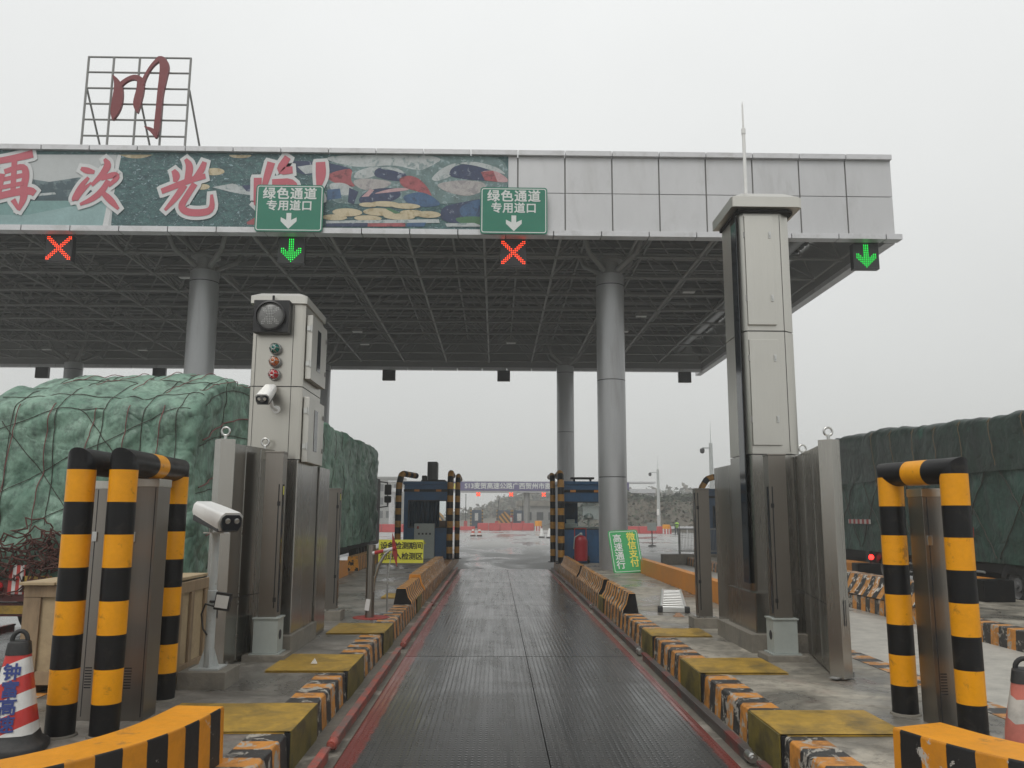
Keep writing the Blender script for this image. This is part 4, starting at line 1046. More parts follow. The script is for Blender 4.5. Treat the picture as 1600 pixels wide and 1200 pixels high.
def box_post(label, x, y, w, d, z1, side):
    t = thing('sensor_housing', label, 'sensor housing', (x, y, I), 'tall stainless sensor housings inside the guard hoops')
    b = MB(); b.box((x - w / 2, y - d / 2, I), (x + w / 2, y + d / 2, z1), bev=.004); b.build('cabinet', 'stain_dark', t)
    b = MB(); b.box((x - w / 2 - .006, y - d / 2 - .006, z1 - .055), (x + w / 2 + .006, y + d / 2 + .006, z1 + .012), bev=.004); b.build('lid', 'stain', t)
    b = MB()
    for sx in (-.32, .40): b.box((x + sx * w - .003, y - d / 2 - .002, I + .03), (x + sx * w + .003, y - d / 2 + .001, z1 - .06))
    b.build('door_joint', 'darkgap', t)
    b = MB(); b.box((x - .32 * w - .02, y - d / 2 - .014, 1.72), (x - .32 * w + .02, y - d / 2 - .001, 1.8), bev=.004); b.build('latch', 'ring', t)
    b = MB()
    for k in range(8): b.box((x - w * .28, y - d / 2 - .002, I + .25 + k * .022), (x - w * .02, y - d / 2 + .001, I + .26 + k * .022))
    b.build('vent_slots', 'darkgap', t)
box_post('tall stainless sensor housing standing inside the far left guard hoop', -3.27, 7.22, .21, .26, 2.21, -1)
box_post('tall stainless sensor housing standing inside the hoop next to the white camera pole', -2.94, 7.2, .22, .26, 2.23, 1)
box_post('tall stainless sensor housing standing inside the right guard hoop', 3.62, 6.95, .20, .24, 2.17, -1)

# ------------------------------------------------------------------ pole camera, crate, cones
t = thing('pole_camera', 'white bullet camera on a short grey pole in front of the wooden crate', 'camera', (-2.80, 8.5, I))
b = MB(); b.box((-3.02, 8.28, I - .01), (-2.56, 8.74, .46), bev=.015); b.build('plinth', 'concrete', t)
b = MB(); b.tube([(-2.80, 8.5, .46), (-2.80, 8.5, 1.2), (-2.80, 8.5, 1.205), (-2.80, 8.5, 1.76)], [.046, .046, .038, .038], 16)
for k in range(4):
    a = R(90 * k + 20); cx, cy = math.cos(a), math.sin(a); b.prism([(0.04, 0), (.10, 0), (.046, .17)], .008, T(-2.8, 8.5, .475) @ Matrix.Rotation(a, 4, 'Z') @ FACE)
b.box((-2.94, 8.36, .461), (-2.66, 8.64, .475)); b.build('pole', 'greypole', t)
b = MB(); b.box((-2.90, 8.42, 1.76), (-2.70, 8.58, 1.772)); b.box((-2.86, 8.46, 1.773), (-2.845, 8.54, 1.87)); b.box((-2.79, 8.46, 1.773), (-2.775, 8.54, 1.87)); b.tube([(-2.88, 8.5, 1.84), (-2.76, 8.5, 1.84)], .018, 8); b.build('bracket', 'whitep', t)
camera_body(t, (-2.83, 8.47, 1.95), 1.12, R(46), R(12))
b = MB(); b.box((-2.735, 8.37, 1.02), (-2.58, 8.42, 1.19), bev=.008, rot=(R(8), 'Y')); fl = b.build('floodlight', 'blackp', t)
b = MB(); b.box((-2.722, 8.362, 1.045), (-2.60, 8.369, 1.165), rot=(R(8), 'Y')); b.build('lens', 'lens_lamp', fl)
b = MB(); b.tube([(-2.8, 8.44, 1.1), (-2.74, 8.42, 1.1)], .012, 6); b.tube([(-2.72, 8.4, 1.05), (-2.83, 8.40, 1.08), (-2.87, 8.42, .98), (-2.85, 8.43, .84), (-2.81, 8.44, .78)], .008, 6); b.build('cable', 'rubber', fl)

t = thing('wooden_crate', 'weathered plywood crate with timber battens behind the striped hoops', 'crate', (-3.75, 8.7, I))
cx0, cx1, cy0, cy1, cz0, cz1 = -4.42, -3.07, 8.08, 9.22, I + .08, 1.30
b = MB(); b.box((cx0 + .03, cy0 + .03, cz0), (cx1 - .03, cy1 - .03, cz1 - .03)); b.build('plywood_body', 'ply', t)
for lo, hi in (((cx0, cy0, cz0), (cx0 + .16, cy0 + .028, cz1 - .13)), ((cx1 - .16, cy0, cz0), (cx1, cy0 + .028, cz1 - .13)), ((cx0, cy0 - .004, cz1 - .128), (cx1, cy0 + .028, cz1 - .02)), ((cx0 + .162, cy0, cz0), (cx1 - .162, cy0 + .028, cz0 + .12)),
               ((cx1 - .028, cy0 + .03, cz0), (cx1, cy0 + .12, cz1 - .13)), ((cx1 - .028, cy1 - .12, cz0), (cx1, cy1, cz1 - .13)), ((cx1 - .028, cy0 + .30, cz0 + .1), (cx1 - .002, cy0 + .39, cz1 - .13)), ((cx1 - .028, cy0 + .62, cz0 + .1), (cx1 - .002, cy0 + .71, cz1 - .13)), ((cx1 - .028, cy0 + .03, cz1 - .128), (cx1 + .004, cy1, cz1 - .02)), ((cx1 - .028, cy0 + .122, cz0), (cx1 - .003, cy1 - .122, cz0 + .1))):
    b = MB(); b.box(lo, hi, bev=.006); b.build('batten', 'wood', t)
for k, (dx, a) in enumerate(((0, 0), (.34, .6), (.68, -.4), (1.02, .3))):
    b = MB(); b.box((cx0 - .03 + dx, cy0 - .05, cz1 - .016 + k * .003), (cx0 + .30 + dx, cy1 + .02, cz1 + .012 + k * .003), bev=.005, rot=(R(a), 'Z')); b.build('lid_board', 'ply', t)
for dx in (.05, .6, 1.2):
    b = MB(); b.box((cx0 + dx, cy0, I), (cx0 + dx + .11, cy1, I + .078), bev=.006); b.build('skid', 'wood', t)

def cone(label, x, y, z, h, w, mat, words=None, rot=0):
    t = thing('traffic_cone', label, 'traffic cone', (x, y, z), 'square striped traffic cones')
    def sq(b, prof, mi=0):
        rings = []
        for hw, zz, rr in prof:
            p = []
            for k in range(16):
                a = k * math.pi / 8 + math.pi / 16; cxx, cyy = math.cos(a), math.sin(a)
                m = max(abs(cxx), abs(cyy)); q = (hw * (cxx / m * (1 - rr) + cxx * rr), hw * (cyy / m * (1 - rr) + cyy * rr))
                q = Matrix.Rotation(rot, 2) @ Vector(q); p.append(b.bm.verts.new((x + q.x, y + q.y, z + zz)))
            rings.append(p)
        for a_, c_ in zip(rings[:-1], rings[1:]):
            for k in range(16): b.bm.faces.new((a_[k], a_[(k + 1) % 16], c_[(k + 1) % 16], c_[k]))
        b.bm.faces.new(rings[0]); b.bm.faces.new(rings[-1])
    b = MB(); sq(b, [(w * .5, 0, .25), (w * .5, h * .05, .25), (w * .47, h * .07, .3), (w * .40, h * .10, .4), (w * .36, h * .155, .35)]); b.build('base', 'rubber', t)
    b = MB(); sq(b, [(w * .355, h * .156, .22), (w * .335, h * .2, .22), (w * .165, h * .80, .3)]); bd = b.build('body', mat, t, ang=50)
    b = MB(); sq(b, [(w * .172, h * .801, .3), (w * .150, h * .90, .3), (w * .12, h * .915, .4)])
    q = Matrix.Rotation(rot, 3, 'Z') @ Vector((1, 0, 0)); c0 = Vector((x, y, z + h * .91))
    b.tube([c0 + q * w * .11 * math.cos(a) + Vector((0, 0, h * .085 * math.sin(a))) for a in [math.pi * k / 10 for k in range(11)]], .016, 8); b.build('top_handle', 'rubber', t)
    if words:
        tilt = math.atan2(w * .17 * 1.0, h * .6)
        for k, ch in enumerate(words):
            f = .66 - k * .138; zz = h * f; hw = w * (.335 + (.165 - .335) * (f - .2) / .6) * .985
            m = T(x, y, z) @ Matrix.Rotation(rot, 4, 'Z') @ T(-.005, -hw - .006, zz) @ Matrix.Rotation(-tilt, 4, 'X') @ FACE
            text(ch, .118, 'char_blue', t, m, bold=.003, ext=.001)
cone('red and white square cone with blue lettering at the left edge', -3.40, 6.22, I, .82, .46, 'cone', '钟富高速', R(14))
cone('faded red and white square cone at the right edge', 3.40, 5.45, I, .76, .54, 'cone_f', None, R(-30))

# ------------------------------------------------------------------ lorries under tarpaulin
class Load:
    def __init__(s, x0, x1, y0, y1, z0, ztop, r=.38, seed=0., amp=1.):
        s.a = Vector((x0, y0, z0)); s.c = Vector((x1, y1, 4.0)); s.r = r; s.ztop = ztop; s.seed = seed; s.amp = amp; s.cr = []; s.cs = []
    def map(s, p, off=0.):
        a, c, r = s.a, s.c, s.r
        q = Vector((min(max(p.x, a.x + r), c.x - r), min(max(p.y, a.y + r), c.y - r), min(p.z, c.z - r)))
        d = p - q; d.z = max(d.z, 0) if p.z > q.z else 0
        if d.length < 1e-6: d = Vector((0, 0, 1))
        n = d.normalized(); k = max(abs(d.x), abs(d.y), abs(d.z)); w = q + n * r if k > 0 else p.copy()
        if p.z <= c.z - r: w.z = p.z
        sc = (s.ztop(w.y, w.x) - a.z) / (c.z - a.z); z = a.z + (w.z - a.z) * sc
        g = Vector((w.x, w.y, z)); e = Vector((s.seed, 0, 0))
        dsp = .10 * noise.noise(g * .6 + e) + .06 * noise.noise(g * 1.3 + e) + .06 * (abs(noise.noise(Vector((g.x * 1.5 + g.z * .5, g.y * 1.5, g.z * .9)) + e)) * 2 - .6) + .045 * (abs(noise.noise(Vector((g.x * 2.2 - g.z * 1.6, g.y * 2.4, g.z * 2.2)) + e)) * 2 - .5) + .014 * noise.noise(g * 5 + e)
        H = c.z - a.z; cut = 0.                                # the cover is pulled in along its ropes
        if s.cr and (abs(p.y - a.y) < .02 or p.z > c.z - .02): u, v, L = p.x, (p.z - a.z if abs(p.y - a.y) < .02 else H + p.y - a.y), s.cr
        elif s.cs and p.x > c.x - .02: u, v, L = p.y, p.z - a.z, s.cs
        else: L = []
        for (u0, v0), (u1, v1) in L:
            dx, dy = u1 - u0, v1 - v0; k = max(0, min(1, ((u - u0) * dx + (v - v0) * dy) / (dx * dx + dy * dy)))
            q2 = (u - u0 - dx * k) ** 2 + (v - v0 - dy * k) ** 2
            if q2 < .2: cut = max(cut, math.exp(-math.sqrt(q2) / .09))
        return g + n * (dsp * s.amp + off - .055 * cut * s.amp)
    def build(s, name, mat, parent, step=.1, faces='rltf'):
        a, c = s.a, s.c; b = MB(); nx, ny, nz = [max(2, int(v)) for v in ((c.x - a.x) / step, (c.y - a.y) / (step * 1.35), (c.z - a.z) / step)]
        P = lambda x, y, z: s.map(Vector((x, y, z)))
        L = lambda u, v, w: (a.x + (c.x - a.x) * u, a.y + (c.y - a.y) * v, a.z + (c.z - a.z) * w)
        b.grid(lambda u, v: P(*L(u, 0, v)), nx, nz); b.grid(lambda u, v: P(*L(u, 1, v)), nx, nz)
        b.grid(lambda u, v: P(*L(0, u, v)), ny, nz); b.grid(lambda u, v: P(*L(1, u, v)), ny, nz); b.grid(lambda u, v: P(*L(u, v, 1)), nx, ny)
        bmesh.ops.remove_doubles(b.bm, verts=b.bm.verts[:], dist=.004)
        return b.build(name, mat, parent, ang=70)
    def rear(s, u, v):
        H = s.c.z - s.a.z
        return Vector((u, s.a.y, s.a.z + v)) if v < H else Vector((u, s.a.y + v - H, s.c.z))
    def side(s, y, v, x):
        H = s.c.z - s.a.z
        return Vector((x, y, s.a.z + v)) if v < H else Vector((x + (v - H) * (1 if x == s.a.x else -1), y, s.c.z))
    def rope(s, f, p0, p1, r, mat, parent, name='rope', sag=0., n=30):
        pts = []
        for i in range(n + 1):
            k = i / n; u = p0[0] + (p1[0] - p0[0]) * k; v = p0[1] + (p1[1] - p0[1]) * k - sag * math.sin(math.pi * k)
            pts.append(s.map(f(u, v), .026))
        b = MB(); b.tube(pts, r, 5); return b.build(name, mat, parent)

def wheel(parent, x, y, r=.52, w=.3, out=1):
    b = MB(); e = .02
    x0 = x - w * out
    b.lathe([(r * .58, 0), (r * .9, -.005), (r, .04), (r, w - .04), (r * .9, w + .005), (r * .6, w), (r * .56, w - .05)], 36, (x0 if out > 0 else x, y, r), axis='X', caps=False)
    o = b.build('wheel', 'rubber', parent)
    xf = x - .05 * out
    b = MB(); prof = [(r * .57, 0), (r * .55, -.06), (r * .3, -.09), (r * .28, -.02), (r * .14, -.01), (r * .12, .03), (.001, .035)]
    b.lathe([(p, z * out) for p, z in prof], 24, (xf, y, r), axis='X', caps=False); b.build('rim', 'rim', o)
    return o

tk = thing('cargo_truck', 'lorry loaded high under a roped green tarpaulin in the left lane', 'lorry', (-6.2, 13, 0), 'tarpaulined lorries')
def zl(y, x):
    k = min(1, max(0, (y - 13.1) / 2.6)); k = k * (2 - k)
    cr = 1 - ((x + 6.3) / 1.8) ** 2
    return 3.66 + .80 * k + .13 * max(0, (y - 17) / 17) + .05 * cr + .04 * noise.noise(Vector((x * .8, y * .7, 4)))
ld = Load(-8.15, -4.68, 13, 33.5, .95, zl, r=.22, seed=3.)
RL = [((-7.9, 1.3), (-4.8, 3.1)), ((-7.9, .5), (-5.3, 1.9)), ((-7.7, 2.7), (-5.9, .2)), ((-6.6, 3.0), (-4.9, .7)), ((-7.9, 2.5), (-6.2, 3.1))]
RL += [((u, .9), (u + .18, 7.5)) for u in (-7.6, -6.9, -6.25, -5.6, -5.05)] + [((-7.9, v), (-4.75, v + .15)) for v in (3.35, 4.2, 5.2, 6.4)]
SL = [((14 + k * 1.4, .1), (14.7 + k * 1.4, 3.2)) for k in range(13)] + [((13.4, 1.2 + q), (22.5, .4 + q * 1.3)) for q in (.2, 1.0, 1.7)]
ld.cr, ld.cs = RL, SL
ld.build('tarpaulin', 'tarp', tk, .065)
for p0, p1 in RL: ld.rope(ld.rear, p0, p1, .0065, 'rope', tk, n=60)
for k, u in enumerate((-7.45, -6.9, -6.3, -5.75, -5.2)):
    ld.rope(ld.rear, (u - .25, .5), (u, 3.0), .008, 'rope_r', tk, 'strap', n=40)
    ld.rope(ld.rear, (u + .3, 3.7), (u + .8, 6.5), .007, 'rope_r', tk, 'strap', n=30)
for p0, p1 in SL: ld.rope(lambda u, v: ld.side(u, v, -4.68), p0, p1, .007, 'rope', tk, n=50)
for v in (.7, 1.5, 2.3):
    ld.rope(lambda u, v_: ld.side(u, v_, -4.68), (13.4, v), (18, v + .2), .011, 'rope_r', tk, 'strap')
rg = random.Random(5); b = MB()
for k in range(26):                                   # tangle of net rope hanging at the tail
    cx, cz = rg.uniform(-7.6, -6.0), rg.uniform(.95, 1.75); pts = []
    a0 = rg.uniform(0, 6)
    for i in range(26):
        a = a0 + i * .42; rr = rg.uniform(.12, .34) * (1 - i / 60)
        pts.append((cx + rr * math.cos(a) * 1.3, 12.93 - rg.uniform(0, .14), cz + rr * math.sin(a) * .9 - i * .008))
    b.tube(pts, .011, 5)
stuff(b.build('rope_tangle', 'rope_b', tk))
b = MB(); b.tube([(-5.05 + .36 * math.cos(a), 12.9, 1.55 + .58 * math.sin(a)) for a in [R(95 + 190 * k / 20) for k in range(21)]], .035, 10); b.build('rubber_hose', 'rubber', tk)
b = MB(); b.box((-7.7, 13.1, .78), (-4.85, 33.3, .96), bev=.02); b.box((-6.9, 13.3, .5), (-5.6, 36.5, .78)); b.box((-7.6, 16, .35), (-4.95, 22, .6)); b.build('chassis', 'tar', tk)
b = MB(); b.box((-7.7, 12.95, .42), (-4.9, 13.09, .62), bev=.015); b.build('bumper', 'redp_d', tk)
b = MB(); b.box((-7.72, 12.9, .64), (-4.88, 13.06, .95), bev=.01); b.build('tail_board', 'redp_d', tk)
for x in (-7.72, -7.3):
    b = MB(); b.box((x, 12.885, .75), (x + .24, 12.899, 1.18)); b.build('reflective_strip', 'rwz', tk)
b = MB(); b.box((-7.7, 12.935, .46), (-6.9, 12.949, .58)); b.build('hazard_strip', 'plate_y', tk)
b = MB(); b.box((-7.10, 12.885, .78), (-6.66, 12.897, 1.02), bev=.004); pl = b.build('number_plate', 'plate_y', tk)
for x in (-7.45, -5.2):
    b = MB(); b.lathe([(.075, 0), (.07, .025), (.03, .04)], 16, (x, 12.9, .86), axis='Y'); b.build('tail_lamp', 'lens_r', tk)
for y in (14.4, 15.7, 17.0, 30.4, 31.8):
    wheel(tk, -4.86, y); wheel(tk, -7.72, y, out=-1)
b = MB(); b.box((-7.35, 33.9, .7), (-4.95, 36.2, 3.5), bev=.16); b.build('cab', 'tar', tk)
for z0, z1 in ((2.78, 3.22), (2.45, 2.74)):
    b = MB(); b.box((-4.72, 35.55, z0), (-4.42, 35.68, z1), bev=.05); b.build('mirror', 'blackp', tk)
b = MB(); b.tube([(-5.0, 35.8, 3.35), (-4.6, 35.62, 3.3), (-4.57, 35.62, 2.3), (-5.0, 35.8, 2.25)], .025, 8); b.build('mirror_arm', 'blackp', tk)

tk = thing('cargo_truck', 'long lorry under dark green tarpaulin beyond the right lane with a lit red tail lamp', 'lorry', (12.3, 18, 0), 'tarpaulined lorries')
zr = lambda y, x: 4.18 + .26 * min(1, max(0, (y - 16) / 11)) + .07 * noise.noise(Vector((x, y * .9, 1))) + (.10 if y > 21.2 else 0) * .6 + .04 * noise.noise(Vector((x, y * 3, 1)))
ld2 = Load(11.0, 13.6, 10.5, 27.4, .95, lambda y, x: zr(y, x) - .08, r=.25, seed=9., amp=.55)
ld2.build('tarpaulin', 'tarp_m', tk, .11)
ld3 = Load(10.93, 13.67, 10.3, 27.6, 2.95, zr, r=.28, seed=14., amp=.5)
ld3.build('upper_cover', 'tarp_d', tk, .11)
for k in range(11):
    y = 12.2 + k * 1.15
    ld3.rope(lambda u, v: ld3.side(u, v, 10.93), (y, -.1 + .2 * (k % 2)), (y + .25, 1.4), .009, 'rope_t', tk)
for k in range(9):
    y = 11.5 + k * 1.7
    ld2.rope(lambda u, v: ld2.side(u, v, 11.0), (y, .1), (y + 1.5, 2.1), .011, 'rope', tk); ld2.rope(lambda u, v: ld2.side(u, v, 11.0), (y + 1.6, .1), (y, 2.1), .011, 'rope', tk)
b = MB(); b.box((11.15, 10.6, .72), (13.45, 27.3, .94), bev=.02); b.box((11.7, 10.8, .45), (12.9, 30, .72)); b.box((11.06, 19.8, .4), (11.3, 23.0, .8), bev=.02); b.build('chassis', 'tar', tk)
for z in (.5, .72):
    b = MB(); b.tube([(11.05, 18.9, z), (11.05, 23.2, z)], .03, 8); b.build('side_guard', 'frame', tk)
for y in (16.55, 17.95, 24.0):
    wheel(tk, 11.12, y, out=-1); wheel(tk, 13.5, y)
b = MB(); b.box((10.9, 24.2, 1.74), (10.915, 25.7, 1.87)); b.build('reflective_strip', 'rwy', tk)
b = MB(); b.box((10.86, 18.9, 1.5), (10.875, 19.1, 1.72)); b.build('reflective_strip', 'redp', tk)
b = MB(); b.box((10.95, 24.5, .62), (11.05, 24.75, .95), bev=.01); b.build('lamp_housing', 'blackp', tk)
b = MB(); b.lathe([(.075, 0), (.07, .03), (.03, .05), (.001, .052)], 16, (11.0, 24.5, .78), axis='Y'); b.build('tail_lamp', 'tail', tk)
b = MB(); b.box((11.2, 28.2, .7), (13.4, 30.3, 3.3), bev=.16); b.build('cab', 'tar', tk)

# ------------------------------------------------------------------ mid-distance small things
t = thing('stub_post', 'short round steel post on a red patch with a white tag, behind the yellow notice', 'post', (-2.03, 13.9, I))
b = MB(); b.tube([(-2.03, 13.9, I), (-2.03, 13.9, 1.46)], .072, 20); b.build('column', 'stain_dark', t)
b = MB(); b.lathe([(.30, I + .001), (.30, I + .008)], 24, (-2.0, 13.9, 0)); b.build('base_plate', 'redp', t)
b = MB(); b.box((-2.09, 13.815, .42), (-2.02, 13.825, .60), rot=(R(7), 'Y')); b.build('tag', 'whitep', t)
t = thing('boom_gate', 'broken red and white barrier arm with a red fin and dangling silver cable', 'barrier arm', (-1.95, 13.7, 1.2))
b = MB(); b.tube([(-1.98, 13.74, 1.33), (-1.6, 13.6, 1.42)], .03, 10); b.build('arm', 'rw', t)
b = MB(); b.prism([(0, .28), (.035, .1), (.045, -.04), (.01, -.27), (-.035, -.05), (-.02, .12)], .02, T(-1.62, 13.6, 1.39) @ Matrix.Rotation(R(-8), 4, 'Y') @ FACE); b.build('fin', 'redp', t)
b = MB(); b.tube([(-1.66, 13.6, 1.40), (-1.76, 13.62, 1.33), (-1.87, 13.66, 1.15), (-1.93, 13.7, .95), (-1.955, 13.76, .72)], [.008, .022, .028, .026, .010], 8); b.build('silver_cable', 'ring', t)
b = MB(); b.tube([(-1.66, 13.6, 1.38), (-1.70, 13.6, 1.05), (-1.71, 13.6, .86)], .008, 6); b.build('loose_wire', 'ring', t)

t = thing('notice_sign', 'yellow notice with two lines of black lettering beside the left concrete blocks', 'sign', (-1.60, 14.4, I))
F = T(-1.60, 14.4, 1.335) @ FACE; w, h = .76, .39
b = MB(); b.prism([(-w / 2, -h / 2), (w / 2, -h / 2), (w / 2, h / 2), (-w / 2, h / 2)], .02, F); b.build('panel', 'sign_y', t)
text('设备检测期间', .125, 'char_b', t, F @ T(.01, .088, .002), bold=.002, ext=.0012, space=.93); text('勿进入检测区', .125, 'char_b', t, F @ T(.01, -.088, .002), bold=.002, ext=.0012, space=.93)
b = MB(); b.tube([(-1.82, 14.44, I), (-1.82, 14.44, 1.45)], .014, 8); b.box((-1.92, 14.34, I), (-1.72, 14.54, I + .02)); b.build('stand', 'frame', t)

t = thing('leaning_board', 'green board with white and yellow vertical lettering leaning on the right front column', 'board', (3.75, 25.0, I))
U = Vector((.90, .10, .045)).normalized(); V = Vector((-.40, .42, 1.18)); V = (V - U * V.dot(U)).normalized(); W = U.cross(V)
F = Matrix((U, V, W)).transposed().to_4x4(); F.translation = Vector((3.90, 24.55, I + .02)) + V * .64
w, h = .90, 1.30
b = MB(); b.prism(rrect(w, h, .07), .03, F); b.build('panel', 'sign_lg', t)
b = MB(); o, i_ = rrect(w - .07, h - .07, .05), rrect(w - .10, h - .10, .04)
v1 = [b.bm.verts.new(F @ Vector((p[0], p[1], .003))) for p in o]; v2 = [b.bm.verts.new(F @ Vector((p[0], p[1], .003))) for p in i_]
for k in range(len(o)): b.bm.faces.new((v1[k], v1[(k + 1) % len(o)], v2[(k + 1) % len(o)], v2[k]))
b.build('border', 'sign_w', t, fixn=False)
for k, ch in enumerate('高速通行'): text(ch, .27, 'sign_w', t, F @ T(-.20, .38 - k * .265, .004), bold=.004)
for k, ch in enumerate('微信支付'): text(ch, .27, 'char_y', t, F @ T(.22, .42 - k * .265, .004), bold=.004)

t = thing('ladder', 'aluminium ladder lying flat on the right island', 'ladder', (3.4, 16.2, I))
A, B_ = Vector((3.10, 14.75, I + .07)), Vector((3.82, 18.3, I + .07)); d = (B_ - A).normalized(); n = Vector((d.y, -d.x, 0))
for s_, nm in ((-.21, 'rail'), (.21, 'rail')):
    b = MB(); b.tube([A + n * s_, B_ + n * s_ * .9], .028, 8); b.build('side_rail', 'alu', t)
for k in range(11):
    q = A + d * (.14 + k * .33); b = MB(); b.tube([q - n * .2, q + n * .2], .018, 8); b.build('rung', 'alu', t)
b = MB(); b.box((A.x - .2, A.y - .10, I + .005), (A.x + .2, A.y - .02, I + .085), bev=.01, rot=(R(-11), 'Z')); b.build('foot_bar', 'alu', t)
for s_ in (-.23, .23):
    q = A + n * s_; b = MB(); b.box((q.x - .045, q.y - .12, I + .004), (q.x + .045, q.y + .05, I + .10), bev=.015, rot=(R(-11), 'Z')); b.build('rubber_foot', 'rubber', t)

t = thing('scrap', 'small brown crumpled rag on the right island near the ladder', 'scrap', (3.05, 14.1, I))
b = MB(); b.grid(lambda u, v: Vector((2.96 + .18 * u, 14.02 + .16 * v, I + .004 + max(0, .06 * math.sin(math.pi * u) * math.sin(math.pi * v) + .03 * noise.noise(Vector((u * 5, v * 5, 3))) * math.sin(math.pi * u)))), 12, 12); b.build('cloth', 'brown', t)
t = thing('paper_scrap', 'tiny folded white paper on the second left yellow cover plate', 'scrap', (-1.98, 9.5, I + .03))
b = MB(); b.prism([(-.035, 0), (.035, 0), (.005, .055)], .02, T(-1.98, 9.5, I + .032) @ FACE); b.build('paper', 'whitep', t)

# ------------------------------------------------------------------ toll booths
def booth(label, x0, x1, y0, y1, zt, curtain, mat='blue', cabinet=False):
    t = thing('toll_booth', label, 'toll booth', ((x0 + x1) / 2, y0, I), 'blue toll booths')
    w = x1 - x0; ws, we, wb, wt = x0 + .16, x1 - .10, I + 1.15, zt - .72
    b = MB()                                             # shell with a real front and lane-side window opening
    b.box((x0, y0, I), (x1, y0 + .06, wb)); b.box((x0, y0, wt), (x1, y0 + .06, zt - .12)); b.box((x0, y0, wb), (ws, y0 + .06, wt)); b.box((we, y0, wb), (x1, y0 + .06, wt))
    b.box((x0, y0 + .061, I), (x0 + .05, y1, zt - .121)); b.box((x1 - .05, y0 + .061, I), (x1, y1, wb)); b.box((x1 - .05, y0 + .061, wt), (x1, y1, zt - .121)); b.box((x1 - .05, y1 - .4, wb), (x1, y1, wt))
    b.box((x0 + .051, y1 - .05, I), (x1 - .051, y1, wb)); b.box((x0 + .051, y1 - .05, wt), (x1 - .051, y1, zt - .121)); b.box((x0 + .051, y1 - .05, wb), (x0 + w * .5, y1, wt)); b.build('shell', mat, t)
    b = MB(); b.box((x0 - .05, y0 - .05, zt - .119), (x1 + .05, y1 + .05, zt), bev=.01); b.build('roof', mat, t)
    b = MB(); b.box((x0 - .02, y0 - .03, zt - .40), (x1 + .02, y0 - .002, zt - .30)); bd = b.build('hazard_band', 'black', t)
    for fx_ in (.22, .70):
        b = MB(); b.box((x0 + w * fx_, y0 - .034, zt - .39), (x0 + w * fx_ + .2, y0 - .0305, zt - .31)); b.build('orange_mark', 'orange_kerb', bd)
    b = MB(); e = .04
    for lo, hi in (((ws, wb), (we, wb + e)), ((ws, wt - e), (we, wt)), ((ws, wb + e), (ws + e, wt - e)), ((we - e, wb + e), (we, wt - e))): b.box((lo[0], y0 - .015, lo[1]), (hi[0], y0 + .05, hi[1]))
    wf = b.build('window', 'blackp', t)
    b = MB(); b.box((ws + e, y0 + .02, wb + e), (we - e, y0 + .026, wt - e)); b.build('pane', 'pane', wf)
    if curtain:
        b = MB(); b.grid(lambda u, v: Vector((ws + .05 + (w * .66) * u, y0 + .10 + .035 * math.sin(u * 42) + .01 * math.sin(u * 97), wb + .02 + (wt - wb - .04) * v)), 120, 2); b.build('curtain', 'curtain', t)
        b = MB(); b.box((ws + w * .62, y0 + .2, wb - .02), (we - .04, y0 + .5, wb + .28), bev=.01); b.build('carton', 'brown', t)
        b = MB(); b.box((x0 + .1, y0 + .7, I), (x1 - .1, y0 + .76, I + 1.2)); b.build('desk', 'greypaint', t)
    else:
        b = MB(); b.box((x0 + .1, y0 + .5, I + .7), (x1 - .1, y0 + 1.1, I + 1.25)); b.build('desk', 'greypaint', t)
        b = MB(); b.box((x0 + w * .48, y0 + .2, wb + .35), (x0 + w * .86, y0 + .24, wt - .15), bev=.01); b.build('poster', 'whitep', t)
        b = MB(); b.lathe([(.001, .16), (.10, .14), (.17, .06), (.18, 0), (.12, -.02)], 20, (x0 + w * .60, y0 + .18, wb + .42)); b.tube([(x0 + w * .6, y0 + .18, wb + .05), (x0 + w * .6, y0 + .18, wb + .42)], .02, 8); b.build('desk_lamp', 'greypaint', t)
        b = MB(); b.box((ws + .06, y0 + .25, wb + .06), (ws + .5, y0 + .5, wb + .22), bev=.01); b.box((ws + .12, y0 + .3, wb + .23), (ws + .42, y0 + .45, wb + .36), bev=.01); b.build('terminal', 'greypaint', t)
    if cabinet:
        xa, xb = x0 + .45, x0 + 1.22; b = MB(); b.box((xa, y0 - .34, I), (xb, y0 - .05, I + 1.32), bev=.012); cb = b.build('control_cabinet', 'greypaint', t)
        b = MB(); b.box((xa + .10, y0 - .343, I + 1.12), (xa + .18, y0 - .3405, I + 1.22)); b.build('red_mark', 'redp', cb)
        b = MB()
        for k in range(4): b.box((xa + .15 + k * .14, y0 - .343, I + .90), (xa + .22 + k * .14, y0 - .3405, I + .97))
        b.build('caption_marks', 'char_b', cb)
        b = MB(); b.prism([(0, 0), (.14, 0), (.07, .13)], .003, T(xa + .32, y0 - .3405, I + .55) @ FACE); b.build('warning_mark', 'sign_y', cb)
    return t
m, tt, bs = nt('booth_pane'); bs.inputs['Base Color'].default_value = (.9, .95, .95, 1); bs.inputs['Roughness'].default_value = .03
bs.inputs['Transmission Weight'].default_value = 1.0; bs.inputs['IOR'].default_value = 1.05; M['pane'] = m
booth('blue toll booth on the left island with a drawn curtain and a grey control cabinet', -3.55, -1.78, 32.6, 34.8, 3.24, True, cabinet=True)
booth('blue toll booth behind the right front column with a white poster in its window', 2.28, 4.05, 29.8, 32.2, 3.16, False)
booth('blue grey toll booth half hidden behind the stainless post and tall right tower', 9.1, 10.9, 35.5, 38, 3.1, True, mat='blue2')
